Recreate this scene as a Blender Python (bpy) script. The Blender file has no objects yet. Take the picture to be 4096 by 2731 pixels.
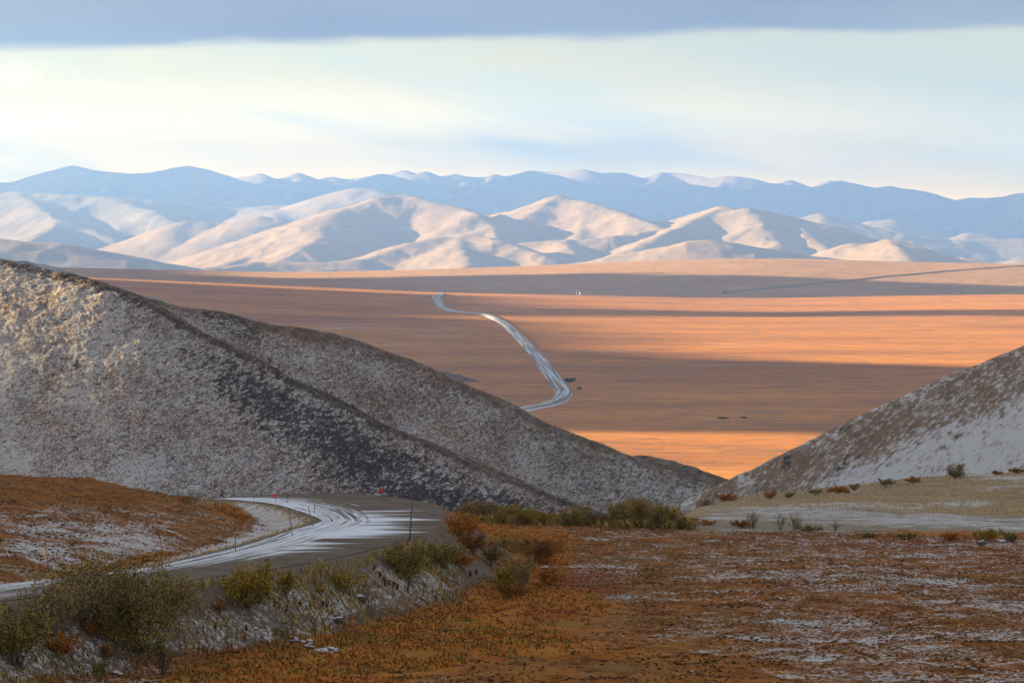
import bpy, math, random
import numpy as np
from math import radians as R_

# ------------------------------------------------------------------ camera, world, sun, exposure
F = 11378.0; PITCH = math.atan(465.5 / F)          # focal length and tilt in pixels of the 4096 px photograph
S = bpy.context.scene
COL = S.collection
cam_d = bpy.data.cameras.new('camera'); cam = bpy.data.objects.new('camera', cam_d); COL.objects.link(cam)
cam_d.sensor_width = 36.0; cam_d.lens = 36.0 * F / 4096.0
cam_d.clip_start = 1.0; cam_d.clip_end = 90000.0
cam.location = (0, 0, 0); cam.rotation_euler = (math.pi / 2 - PITCH, 0, 0)
S.camera = cam
SUN_EL = R_(11.0); SUN_AHEAD = R_(17.0)             # the sun stands low on the left, a little beyond square
sdir = np.array([-math.cos(SUN_EL) * math.cos(SUN_AHEAD), math.cos(SUN_EL) * math.sin(SUN_AHEAD), math.sin(SUN_EL)])
S.view_settings.view_transform = 'Standard'; S.view_settings.look = 'None'
S.view_settings.exposure = 2.75; S.view_settings.gamma = 1.0
S.cycles.use_denoising = True
S.cycles.volume_bounces = 1; S.cycles.max_bounces = 6; S.cycles.diffuse_bounces = 2
S.cycles.transparent_max_bounces = 8

def N(nt, typ, **kw):
    n = nt.nodes.new(typ)
    for k, v in kw.items():
        if k in ('ins',):
            for a, b in v.items():
                if isinstance(b, bpy.types.NodeSocket): nt.links.new(b, n.inputs[a])
                else: n.inputs[a].default_value = b
        else: setattr(n, k, v)
    return n
def M(nt, op, a, b=None, c=None, clamp=False):
    n = nt.nodes.new('ShaderNodeMath'); n.operation = op; n.use_clamp = clamp
    for i, s in enumerate((a, b, c)):
        if s is None: continue
        if isinstance(s, bpy.types.NodeSocket): nt.links.new(s, n.inputs[i])
        else: n.inputs[i].default_value = s
    return n.outputs[0]
def SS(nt, x, a, b):                                 # smoothstep
    n = nt.nodes.new('ShaderNodeMapRange'); n.interpolation_type = 'SMOOTHSTEP'
    nt.links.new(x, n.inputs[0]); n.inputs[1].default_value = a; n.inputs[2].default_value = b
    return n.outputs[0]
def MIX(nt, f, a, b, mode='MIX'):
    n = nt.nodes.new('ShaderNodeMix'); n.data_type = 'RGBA'; n.blend_type = mode
    for i, s in ((0, f), (6, a), (7, b)):
        if isinstance(s, bpy.types.NodeSocket): nt.links.new(s, n.inputs[i])
        elif i == 0: n.inputs[0].default_value = s
        else: n.inputs[i].default_value = (s[0], s[1], s[2], 1)
    return n.outputs[2]
def RAMP(nt, x, stops):
    n = nt.nodes.new('ShaderNodeValToRGB'); nt.links.new(x, n.inputs[0]); e = n.color_ramp.elements
    while len(e) < len(stops): e.new(0.5)
    for i, (p, c) in enumerate(stops): e[i].position = p; e[i].color = (c[0], c[1], c[2], 1)
    return n.outputs[0]
def NOISE(nt, vec, scale, detail=4, rough=0.55, st=(1, 1, 1), rot=(0, 0, 0), off=(0, 0, 0), dist=0.0):
    m = N(nt, 'ShaderNodeMapping', vector_type='TEXTURE', ins={0: vec}); m.inputs['Scale'].default_value = tuple(1.0 / max(q, 1e-4) for q in st)
    m.inputs['Rotation'].default_value = rot; m.inputs['Location'].default_value = off
    n = N(nt, 'ShaderNodeTexNoise', ins={'Vector': m.outputs[0], 'Scale': scale, 'Detail': detail, 'Roughness': rough, 'Distortion': dist})
    return n.outputs[0]

W = bpy.data.worlds.new('World'); S.world = W; W.use_nodes = True
nt = W.node_tree; nt.nodes.clear()
sky = N(nt, 'ShaderNodeTexSky', sky_type='NISHITA'); sky.sun_disc = False
sky.sun_elevation = SUN_EL; sky.sun_rotation = math.atan2(sdir[0], sdir[1]); sky.altitude = 900; sky.dust_density = 1.0
sky.ozone_density = 1.5
tc = N(nt, 'ShaderNodeTexCoord')
sep = N(nt, 'ShaderNodeSeparateXYZ', ins={0: tc.outputs['Generated']})
az = M(nt, 'ARCTAN2', sep.outputs[0], sep.outputs[1])      # 0 straight ahead, + right (radians)
el = M(nt, 'ARCSINE', sep.outputs[2])
av = N(nt, 'ShaderNodeCombineXYZ', ins={0: az, 1: el}).outputs[0]
wn = NOISE(nt, av, 9.0, 5, 0.5, st=(1, 5, 1))
wn2 = NOISE(nt, av, 26.0, 5, 0.55, st=(1, 3.0, 1), off=(4, 2, 0))
wn3 = NOISE(nt, av, 5.0, 3, 0.5, st=(1, 9, 1), off=(1.3, 7.2, 0), rot=(0, 0, -0.13))
cream = RAMP(nt, M(nt, 'MULTIPLY', el, 12.0), [(0.0, (34.0, 21.0, 2.6)), (0.30, (18.5, 13.3, 4.7)), (0.62, (8.7, 7.7, 5.6)), (1.0, (4.9, 5.4, 5.8))])
# the thin veil: slightly blue or slightly warm in long soft patches, greyer to the right
veil = MIX(nt, M(nt, 'MULTIPLY', SS(nt, wn3, 0.42, 0.68), SS(nt, el, 0.005, 0.03)), cream, (6.2, 7.0, 7.8))
right = SS(nt, M(nt, 'ADD', az, M(nt, 'MULTIPLY', M(nt, 'SUBTRACT', el, 0.045), 3.5)), -0.02, 0.19)
veil = MIX(nt, M(nt, 'MULTIPLY', right, 0.85), veil, (4.6, 5.0, 5.8))
warmb = M(nt, 'MULTIPLY', SS(nt, wn2, 0.47, 0.68), SS(nt, M(nt, 'MULTIPLY', az, -1.0), 0.02, 0.2))
veil = MIX(nt, M(nt, 'MULTIPLY', warmb, 0.55), veil, (10.5, 9.0, 7.4))
streak = M(nt, 'ABSOLUTE', M(nt, 'SUBTRACT', el, M(nt, 'SUBTRACT', 0.0455, M(nt, 'MULTIPLY', az, 0.135))))
streak = M(nt, 'MULTIPLY', SS(nt, M(nt, 'MULTIPLY', streak, -1.0), -0.009, 0.0), SS(nt, az, -0.03, 0.1))
veil = MIX(nt, M(nt, 'MULTIPLY', streak, 0.6), veil, (10.0, 8.6, 5.8))
# small puffs high on the left
pd = M(nt, 'ADD', M(nt, 'POWER', M(nt, 'MULTIPLY', M(nt, 'ADD', az, 0.172), 1.0), 2.0), M(nt, 'POWER', M(nt, 'MULTIPLY', M(nt, 'SUBTRACT', el, 0.0505), 1.7), 2.0))
puff = SS(nt, M(nt, 'ADD', M(nt, 'MULTIPLY', M(nt, 'SQRT', pd), -1.0), M(nt, 'MULTIPLY', M(nt, 'SUBTRACT', wn2, 0.5), 0.016)), -0.0095, -0.002)
veil = MIX(nt, M(nt, 'MULTIPLY', puff, 0.85), veil, (14.0, 10.5, 8.6))
# the dark bank of stratus whose lower edge rises gently to the right
edge = M(nt, 'SUBTRACT', el, M(nt, 'ADD', 0.0655, M(nt, 'MULTIPLY', az, 0.021)))
edge = M(nt, 'ADD', edge, M(nt, 'ADD', M(nt, 'MULTIPLY', M(nt, 'SUBTRACT', wn, 0.5), 0.009), M(nt, 'MULTIPLY', M(nt, 'SUBTRACT', wn2, 0.5), 0.005)))
bank = M(nt, 'MULTIPLY', SS(nt, edge, -0.0022, 0.0022), SS(nt, M(nt, 'MULTIPLY', el, -1.0), -0.20, -0.13))
bankc = MIX(nt, SS(nt, wn, 0.35, 0.7), (2.5, 2.9, 4.6), (3.7, 4.2, 5.5))
bankc = MIX(nt, 0.78, bankc, (0, 0, 0)); veil = MIX(nt, 0.0, MIX(nt, 1.0, veil, (0.415, 0.362, 0.215), 'MULTIPLY'), (0, 0, 0))
bankc = MIX(nt, SS(nt, M(nt, 'SUBTRACT', el, M(nt, 'MULTIPLY', az, 0.05)), 0.068, 0.1), bankc, (0.98, 1.10, 1.45))
veilhi = MIX(nt, SS(nt, wn, 0.3, 0.7), (1.55, 1.5, 1.5), (2.3, 2.15, 2.0)); veil = MIX(nt, SS(nt, el, 0.11, 0.2), veil, veilhi); low = SS(nt, M(nt, 'MULTIPLY', el, -1.0), -1.3, -0.8)      # the veil thins out above 24 degrees
skyc = MIX(nt, M(nt, 'MULTIPLY', low, 0.9), sky.outputs[0], veil)
skyc = MIX(nt, bank, skyc, bankc)
bg = N(nt, 'ShaderNodeBackground', ins={0: skyc, 1: 0.05})
N(nt, 'ShaderNodeOutputWorld', ins={0: bg.outputs[0]})

ld = bpy.data.lights.new('sun', 'SUN'); ld.energy = 5.0; ld.angle = R_(0.5); ld.color = (1.0, 0.735, 0.37)
sun = bpy.data.objects.new('sun', ld); COL.objects.link(sun)
from mathutils import Vector
sun.rotation_euler = Vector(sdir).to_track_quat('Z', 'Y').to_euler()

# ------------------------------------------------------------------ helpers
def at(u, v, y):
    """world point at depth y seen at pixel (u, v) of the 4096 x 2731 photograph"""
    cx = (u - 2048.0) / F; cy = (1365.5 - v) / F
    c, s = math.cos(PITCH), math.sin(PITCH)
    dy = c + cy * s; dz = -s + cy * c
    return np.array([cx / dy * y, y, dz / dy * y])
def proj(x, y, z):
    c, s = math.cos(PITCH), math.sin(PITCH)
    depth = y * c - z * s; up = y * s + z * c
    return 2048 + F * x / depth, 1365.5 - F * up / depth
def h2(ix, iy, seed):
    h = (ix.astype(np.int64) * 374761393 + iy.astype(np.int64) * 668265263 + seed * 982451653) & 0xFFFFFFFF
    h = ((h ^ (h >> 13)) * 1274126177) & 0xFFFFFFFF
    h = (h ^ (h >> 16)) & 0xFFFFFFFF
    return h / 4294967295.0
def vn(x, y, seed=0):
    x = np.asarray(x, float); y = np.asarray(y, float)
    ix = np.floor(x); iy = np.floor(y); fx = x - ix; fy = y - iy
    sx = fx * fx * (3 - 2 * fx); sy = fy * fy * (3 - 2 * fy)
    a = h2(ix, iy, seed); b = h2(ix + 1, iy, seed); c = h2(ix, iy + 1, seed); d = h2(ix + 1, iy + 1, seed)
    return (a + (b - a) * sx) * (1 - sy) + (c + (d - c) * sx) * sy - 0.5
def fbm(x, y, seed=0, oct=4, g=0.5):
    t = 0; a = 1.0
    for i in range(oct):
        t = t + a * vn(x, y, seed + i * 17); a *= g
        x, y = 1.97 * (x * 0.8 - y * 0.6) + 3.1, 1.97 * (x * 0.6 + y * 0.8) + 1.7
    return t
def sst(x, a, b):
    t = np.clip((x - a) / (b - a), 0, 1); return t * t * (3 - 2 * t)
def tag(o, label=None, cat=None, group=None, kind=None):
    if label: o['label'] = label
    if cat: o['category'] = cat
    if group: o['group'] = group
    if kind: o['kind'] = kind
    return o
def mesh_np(name, V, Fc, mat, parent=None, smooth=True, attrs=None, k=4):
    """V (n,3), Fc (m,k) -> one mesh object"""
    me = bpy.data.meshes.new(name); V = np.asarray(V, np.float32); Fc = np.asarray(Fc, np.int32)
    me.vertices.add(len(V)); me.vertices.foreach_set('co', V.ravel())
    me.loops.add(Fc.size); me.loops.foreach_set('vertex_index', Fc.ravel())
    me.polygons.add(len(Fc)); me.polygons.foreach_set('loop_start', np.arange(0, Fc.size, Fc.shape[1], dtype=np.int32))
    me.polygons.foreach_set('loop_total', np.full(len(Fc), Fc.shape[1], np.int32))
    me.update(calc_edges=True)
    if smooth: me.polygons.foreach_set('use_smooth', np.ones(len(Fc), bool))
    for n, a in (attrs or {}).items():
        t = me.attributes.new(n, 'FLOAT', 'POINT'); t.data.foreach_set('value', np.asarray(a, np.float32).ravel())
    me.materials.append(mat); me.validate()
    o = bpy.data.objects.new(name, me); COL.objects.link(o)
    if parent: o.parent = parent
    return o
def grid_faces(nr, nc):
    i = np.arange(nr - 1)[:, None] * nc + np.arange(nc - 1)[None, :]
    return np.stack([i, i + 1, i + 1 + nc, i + nc], -1).reshape(-1, 4)
def grid_mesh(name, X, Y, Z, mat, attrs=None):
    V = np.stack([X, Y, Z], -1).reshape(-1, 3)
    return mesh_np(name, V, grid_faces(*X.shape), mat, attrs=attrs)
def empty(name, loc):
    o = bpy.data.objects.new(name, None); COL.objects.link(o); o.location = loc; o.empty_display_size = 0.3
    return o
def seg_dist(X, Y, a, b):
    ax, ay = a[0], a[1]; dx, dy = b[0] - ax, b[1] - ay; L = dx * dx + dy * dy + 1e-9
    t = np.clip(((X - ax) * dx + (Y - ay) * dy) / L, 0, 1)
    return np.hypot(X - ax - t * dx, Y - ay - t * dy), t
def poly_sd(X, Y, P, closed=True):
    """signed distance to a polygon, + inside"""
    d = np.full(X.shape, 1e9); ins = np.zeros(X.shape, bool); n = len(P)
    for i in range(n if closed else n - 1):
        a, b = P[i], P[(i + 1) % n]
        dd, _ = seg_dist(X, Y, a, b); d = np.minimum(d, dd)
        c = ((a[1] > Y) != (b[1] > Y)) & (X < (b[0] - a[0]) * (Y - a[1]) / (b[1] - a[1] + 1e-12) + a[0])
        ins ^= c
    return np.where(ins, d, -d)
def ridge_field(X, Y, ridges, sharp):
    """smooth maximum of rounded roofs under every ridge segment. ridge = (points3d, slope, radius)"""
    acc = np.zeros(X.shape); top = None; hs = []
    for pts, k, r in ridges:
        if r < 0:                                          # a long even crest: the flanks fall straight off it
            xs = np.array([p[0] / p[1] for p in pts]); U_ = X / Y
            yc = np.interp(U_, xs, [p[1] for p in pts]); zc = np.interp(U_, xs, [p[2] for p in pts])
            zc = np.where(U_ > xs[-1], zc - 0.5 * (U_ - xs[-1]) * yc, zc)
            hs.append(zc - k * (np.sqrt((Y - yc) ** 2 + r * r) + r)); continue
        best = np.full(X.shape, -1e9)
        for a, b in zip(pts[:-1], pts[1:]):
            d, t = seg_dist(X, Y, a, b)
            z = a[2] + (b[2] - a[2]) * t - k * (np.sqrt(d * d + .25 * r * r) - .5 * r)
            best = np.maximum(best, z)
        hs.append(best)
    H = np.stack(hs); top = H.max(0)
    return top + sharp * np.log(np.exp((H - top) / sharp).sum(0))

# ------------------------------------------------------------------ materials
def mat(name):
    m = bpy.data.materials.new(name); m.use_nodes = True; nt = m.node_tree; nt.nodes.clear()
    pos = N(nt, 'ShaderNodeNewGeometry').outputs['Position']
    return m, nt, pos
def fin(nt, col, rough=0.9, bump=None, bstr=0.5, bdist=0.1, spec=0.2):
    b = N(nt, 'ShaderNodeBsdfPrincipled', ins={'Roughness': rough, 'Specular IOR Level': spec})
    if isinstance(col, bpy.types.NodeSocket): nt.links.new(col, b.inputs['Base Color'])
    else: b.inputs['Base Color'].default_value = (*col, 1)
    if bump is not None:
        bn = N(nt, 'ShaderNodeBump', ins={'Height': bump, 'Strength': bstr, 'Distance': bdist}); nt.links.new(bn.outputs[0], b.inputs['Normal'])
    N(nt, 'ShaderNodeOutputMaterial', ins={0: b.outputs[0]})
def flat_mat(name, c, rough=0.7, var=0.25, sc=3.0):
    m, nt, pos = mat(name); n = NOISE(nt, pos, sc, 4)
    fin(nt, MIX(nt, n, tuple(x * (1 - var) for x in c), tuple(x * (1 + var) for x in c)), rough); return m
def attr(nt, n): return N(nt, 'ShaderNodeAttribute', attribute_name=n).outputs['Fac']
SNOW = (0.54, 0.53, 0.53)

def far_hill_mat(name, ca, cb, snow=0.25, sc=1.0):
    m, nt, pos = mat(name)
    n1 = NOISE(nt, pos, 0.0025 * sc, 6, 0.6, off=(3, 1, 0)); n2 = NOISE(nt, pos, 0.014 * sc, 6, 0.65)
    c = MIX(nt, SS(nt, n1, 0.35, 0.65), ca, cb)
    c = MIX(nt, M(nt, 'MULTIPLY', SS(nt, n2, 0.5, 0.66), snow), c, (0.6, 0.6, 0.62))
    n3 = NOISE(nt, pos, 0.008 * sc, 4, 0.6, off=(9, 9, 0))
    c = MIX(nt, M(nt, 'MULTIPLY', SS(nt, n3, 0.60, 0.72), 0.3), c, (0.12, 0.10, 0.07))
    fin(nt, c, 0.95, n2, 0.4, 8.0); return m
M_far = far_hill_mat('dusted_far_hills', (0.32, 0.235, 0.15), (0.27, 0.21, 0.14), 0.18)
M_mid = far_hill_mat('dusted_middle_hills', (0.36, 0.235, 0.12), (0.29, 0.20, 0.115), 0.14, 1.6)
M_dark = far_hill_mat('dark_range', (0.18, 0.165, 0.14), (0.11, 0.11, 0.10), 0.35)  # snow patches made stronger to stand in for faint slope shading
M_farplain = far_hill_mat('far_rise', (0.42, 0.22, 0.10), (0.34, 0.19, 0.10), 0.18, 2.0)

def plain_mat():
    m, nt, pos = mat('tundra_plain')
    n1 = NOISE(nt, pos, 0.006, 5, 0.6, st=(0.35, 1, 1)); n2 = NOISE(nt, pos, 0.05, 6, 0.65, st=(0.6, 1, 1)); n3 = NOISE(nt, pos, 0.35, 4, 0.7)
    n4 = NOISE(nt, pos, 0.02, 5, 0.6, st=(0.25, 1, 1), off=(8, 3, 0))
    c = RAMP(nt, n1, [(0.3, (0.25, 0.080, 0.018)), (0.5, (0.46, 0.165, 0.019)), (0.7, (0.58, 0.225, 0.026))])
    c = MIX(nt, M(nt, 'MULTIPLY', SS(nt, n2, 0.45, 0.70), 0.7), c, (0.19, 0.085, 0.04))
    c = MIX(nt, M(nt, 'MULTIPLY', SS(nt, n3, 0.45, 0.7), 0.5), c, (0.40, 0.2, 0.09))
    sn = M(nt, 'MULTIPLY', SS(nt, n4, 0.50, 0.64), SS(nt, n3, 0.42, 0.66))
    n7 = NOISE(nt, pos, 0.012, 6, 0.62, st=(0.22, 1, 1), rot=(0, 0, -0.16), off=(2, 40, 0))
    ln = M(nt, 'ABSOLUTE', M(nt, 'SUBTRACT', n7, 0.5)); ln = M(nt, 'SUBTRACT', 1.0, SS(nt, ln, 0.004, 0.022))
    c = MIX(nt, M(nt, 'MULTIPLY', ln, 0.45), c, (0.11, 0.075, 0.04))
    c = MIX(nt, M(nt, 'MULTIPLY', sn, M(nt, 'MULTIPLY', attr(nt, 'snowb'), .55)), c, SNOW)
    fin(nt, c, 0.95, M(nt, 'ADD', n3, M(nt, 'MULTIPLY', n2, 1.5)), 0.5, 1.0); return m
M_plain = plain_mat()

def nearhill_mat(name, kind):
    m, nt, pos = mat(name)
    if kind == 'left': rt, st = (0, -0.42, 0), (0.62, 0.25, 1.25)
    else: rt, st = (0, -0.46, 0), (0.20, 0.10, 1.15)
    rb = M(nt, 'ADD', attr(nt, 'rock'), 0.0)
    rr = (0, 0.45, 0)
    n1 = NOISE(nt, pos, 0.10, 4, 0.6, st=(1, .3, 1.6))
    n2 = NOISE(nt, pos, 0.9, 5, 0.72, st=st, rot=rt, dist=0.2)
    n3 = NOISE(nt, pos, 2.6, 3, 0.8, st=st, rot=rt)
    n5 = NOISE(nt, pos, 0.035, 4, 0.55, off=(5, 5, 2), st=(1, .4, 2.0))
    n6 = NOISE(nt, pos, 0.30, 5, 0.75, st=(0.8, .25, 1.6), off=(1, 8, 2), rot=rr if kind == 'left' else rt)
    base = MIX(nt, SS(nt, n6, 0.40, 0.62), (0.085, 0.055, 0.038), (0.20, 0.125, 0.082))
    rust = M(nt, 'MULTIPLY', SS(nt, n5, 0.5, 0.62), SS(nt, n6, 0.5, 0.62))
    base = MIX(nt, 0.0 if kind == 'left' else 0.45, base, (0.27, 0.17, 0.10))
    base = MIX(nt, M(nt, 'MULTIPLY', rust, 0.7), base, (0.26, 0.095, 0.032))
    base = MIX(nt, M(nt, 'MULTIPLY', SS(nt, M(nt, 'ADD', n6, M(nt, 'MULTIPLY', attr(nt, 'green'), 0.4)), 0.6, 0.8), 0.6), base, (0.17, 0.16, 0.10))
    f = M(nt, 'ADD', M(nt, 'MULTIPLY', n2, 0.36), M(nt, 'MULTIPLY', n3, 0.64)); f = M(nt, 'SUBTRACT', f, 0.052 if kind == 'left' else 0.0)
    f = M(nt, 'ADD', f, M(nt, 'MULTIPLY', M(nt, 'SUBTRACT', n1, 0.5), 0.14))
    dk = SS(nt, M(nt, 'ADD', M(nt, 'SUBTRACT', n6, M(nt, 'MULTIPLY', M(nt, 'SUBTRACT', n2, 0.5), 0.8)), rb), 0.54, 0.66)
    base = MIX(nt, M(nt, 'MULTIPLY', dk, 0.9), base, (0.026, 0.026, 0.028))
    f = M(nt, 'ADD', f, attr(nt, 'snowb'))
    f = M(nt, 'SUBTRACT', f, M(nt, 'MULTIPLY', dk, 0.06))
    sn = SS(nt, f, 0.44, 0.61)
    c = MIX(nt, M(nt, 'MULTIPLY', sn, 0.84 if kind == 'left' else 0.9), base, SNOW)
    fin(nt, c, 0.9, M(nt, 'ADD', M(nt, 'MULTIPLY', n2, 0.6), M(nt, 'MULTIPLY', n3, 0.4)), 0.9, 0.7); return m
M_left = nearhill_mat('snow_dusted_heath', 'left'); M_right = nearhill_mat('snow_dusted_grass_slope', 'right')

def tundra_mat():
    m, nt, pos = mat('tundra_ground')
    rot = (0, 0, -0.22)
    n1 = NOISE(nt, pos, 0.10, 4, 0.55, st=(0.4, 1, 1), rot=rot); n2 = NOISE(nt, pos, 0.8, 5, 0.65, st=(0.5, 1, 1), rot=rot)
    n3 = NOISE(nt, pos, 5.0, 5, 0.75, st=(0.7, 1, 1)); n4 = NOISE(nt, pos, 0.30, 5, 0.6, st=(0.45, 1, 1), rot=rot, off=(7, 2, 1))
    ng = NOISE(nt, pos, 0.16, 3, 0.5, off=(2, 9, 0))
    c = RAMP(nt, n2, [(0.30, (0.05, 0.020, 0.004)), (0.45, (0.22, 0.070, 0.009)), (0.60, (0.33, 0.120, 0.017)), (0.75, (0.22, 0.10, 0.018))])
    c = MIX(nt, SS(nt, n4, 0.42, 0.68), c, (0.185, 0.088, 0.016))
    c = MIX(nt, M(nt, 'MULTIPLY', SS(nt, n3, 0.46, 0.76), 0.4), c, (0.28, 0.12, 0.04))
    hol = attr(nt, 'hollow')
    c = MIX(nt, M(nt, 'MULTIPLY', SS(nt, M(nt, 'MULTIPLY', n3, -1.0), -0.50, -0.36), 0.65), c, (0.022, 0.011, 0.006))
    # orange dwarf birch and crimson bearberry areas
    o = attr(nt, 'orange')
    oc = RAMP(nt, n2, [(0.35, (0.14, 0.050, 0.010)), (0.5, (0.42, 0.13, 0.016)), (0.66, (0.40, 0.18, 0.022))])
    oc = MIX(nt, M(nt, 'MULTIPLY', SS(nt, ng, 0.52, 0.64), 0.45), oc, (0.16, 0.12, 0.018))
    c = MIX(nt, M(nt, 'MULTIPLY', o, 0.85), c, oc)
    c = MIX(nt, M(nt, 'MULTIPLY', attr(nt, 'red'), SS(nt, n2, 0.45, 0.6)), c, (0.15, 0.018, 0.014))
    # straw grass
    stw = attr(nt, 'straw'); sc_ = MIX(nt, M(nt, 'ADD', M(nt, 'MULTIPLY', n3, .5), M(nt, 'MULTIPLY', n2, .5)), (0.13, 0.075, 0.03), (0.50, 0.36, 0.19)); sc_ = MIX(nt, M(nt, 'MULTIPLY', SS(nt, n4, 0.5, 0.62), .6), sc_, (0.22, 0.12, 0.045)); c = MIX(nt, stw, c, sc_)
    # gravel of the flat and the embankment
    gv = attr(nt, 'gravel'); gc = MIX(nt, n2, (0.15, 0.115, 0.078), (0.36, 0.28, 0.19)); gc = MIX(nt, M(nt, 'MULTIPLY', SS(nt, n1, 0.56, 0.66), .8), gc, (0.065, 0.062, 0.062)); c = MIX(nt, gv, c, gc)
    em = attr(nt, 'emb')
    e1 = NOISE(nt, pos, 3.2, 5, 0.75, st=(1.0, 0.65, 0.6), rot=(0, 0, 0.5)); e2 = NOISE(nt, pos, 7.0, 4, 0.7)
    ec = MIX(nt, e2, (0.065, 0.044, 0.030), (0.20, 0.14, 0.10)); ec = MIX(nt, SS(nt, e1, 0.6, 0.7), ec, (0.03, 0.025, 0.02))
    c = MIX(nt, em, c, ec)
    f = M(nt, 'ADD', M(nt, 'MULTIPLY', n4, 0.22), M(nt, 'ADD', M(nt, 'MULTIPLY', n2, 0.26), M(nt, 'MULTIPLY', n3, 0.52)))
    f2 = M(nt, 'ADD', M(nt, 'MULTIPLY', e1, 0.5), M(nt, 'ADD', M(nt, 'MULTIPLY', e2, 0.35), M(nt, 'MULTIPLY', n2, 0.15)))
    f = M(nt, 'ADD', M(nt, 'MULTIPLY', f, M(nt, 'SUBTRACT', 1.0, em)), M(nt, 'MULTIPLY', f2, em))
    f = M(nt, 'ADD', f, M(nt, 'ADD', attr(nt, 'snowb'), M(nt, 'MULTIPLY', hol, 0.05)))
    sn = SS(nt, f, 0.520, 0.60)
    c = MIX(nt, M(nt, 'MULTIPLY', sn, 0.88), c, SNOW)
    fin(nt, c, 0.95, M(nt, 'ADD', M(nt, 'MULTIPLY', n2, 0.5), M(nt, 'MULTIPLY', n3, 0.5)), 0.8, 0.12); return m
M_tundra = tundra_mat()

def road_mat():
    m, nt, pos = mat('gravel_road_with_snow')
    s = attr(nt, 's'); t = attr(nt, 't'); b = attr(nt, 'snowb'); rad = attr(nt, 'radial')
    v = N(nt, 'ShaderNodeCombineXYZ', ins={0: s, 1: t}).outputs[0]
    a1 = NOISE(nt, v, 1.0, 5, 0.65, st=(0.5, 30, 1)); a2 = NOISE(nt, v, 1.0, 5, 0.7, st=(2.0, 80, 1), off=(3, 3, 0))
    fa = M(nt, 'ADD', M(nt, 'MULTIPLY', a1, 0.5), M(nt, 'MULTIPLY', a2, 0.5))
    r1 = NOISE(nt, pos, 1.0, 4, 0.6, st=(0.035, 0.14, 0.0), rot=(0, 0, 0.06), dist=0.9); r2 = NOISE(nt, pos, 1.0, 5, 0.65, st=(0.12, 0.9, 0.0))
    fr = M(nt, 'ADD', M(nt, 'MULTIPLY', r1, 0.75), M(nt, 'MULTIPLY', r2, 0.25))
    f = M(nt, 'ADD', M(nt, 'MULTIPLY', fa, M(nt, 'SUBTRACT', 1.0, rad)), M(nt, 'MULTIPLY', fr, rad))
    f = M(nt, 'ADD', f, M(nt, 'MULTIPLY', M(nt, 'SUBTRACT', b, 0.5), 0.26))
    g = NOISE(nt, pos, 0.4, 5, 0.6); g2 = NOISE(nt, pos, 9.0, 3, 0.7)
    c = MIX(nt, SS(nt, g, 0.35, 0.65), (0.066, 0.046, 0.030), (0.145, 0.098, 0.058)); c = MIX(nt, M(nt, 'MULTIPLY', g2, 0.5), c, (0.12, 0.09, 0.07))
    c = MIX(nt, M(nt, 'MULTIPLY', SS(nt, a2, 0.56, 0.66), 0.35), c, (0.035, 0.032, 0.03))
    sn = SS(nt, f, 0.465, 0.56)
    c = MIX(nt, M(nt, 'MULTIPLY', sn, 0.97), c, (0.74, 0.76, 0.82))
    fin(nt, c, 0.85, M(nt, 'ADD', M(nt, 'MULTIPLY', a2, 0.6), g2), 0.5, 0.06); return m
M_road = road_mat()

# ------------------------------------------------------------------ far terrain: every hill by its ridges
def P3(*pts): return [at(*p) for p in pts]
hill_n = [0]
def hill(name, ridges, u0, u1, y0, y1, nc, nr, mat_, wob=1.0, floor=-175.0, sharp=8.0, namp=6.0, nsc=260.0, seed=1, attrs=None, post=None):
    if y0 > 7200:                                          # the mountains begin eleven kilometres out
        K = 1.55; ridges = [([p * K for p in q], k, r * K) for q, k, r in ridges]
        y0 *= K; y1 *= K; floor *= K; sharp *= K; namp *= K; nsc *= K
    u = np.linspace(u0, u1, nc); y = y0 + (y1 - y0) * np.linspace(0, 1, nr)
    U, Y = np.meshgrid(u, y); X = (U - 2048) / F * Y
    # domain wobble keeps the flanks from being straight
    wx = fbm(X / (nsc * 2.2), Y / (nsc * 2.2), seed + 5, 3) * nsc * 0.35; wy = fbm(X / (nsc * 2.2), Y / (nsc * 2.2), seed + 9, 3) * nsc * 0.6 * wob
    z = ridge_field(X + wx * 0.25 * wob, Y + wy, ridges, sharp)
    rn = fbm(X / nsc, Y / nsc, seed, 5, 0.5)
    z = z + namp * rn - namp * 1.15 * np.abs(fbm(X / (nsc * 0.8), Y / (nsc * 1.6), seed + 31, 3)) + namp * 0.3
    z = np.maximum(z, floor + 0 * z)
    at_ = attrs(X, Y, z) if attrs else None
    if post: z = post(X, Y, z)
    return tag(grid_mesh(name, X, Y, z, mat_, at_), kind='structure')

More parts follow.
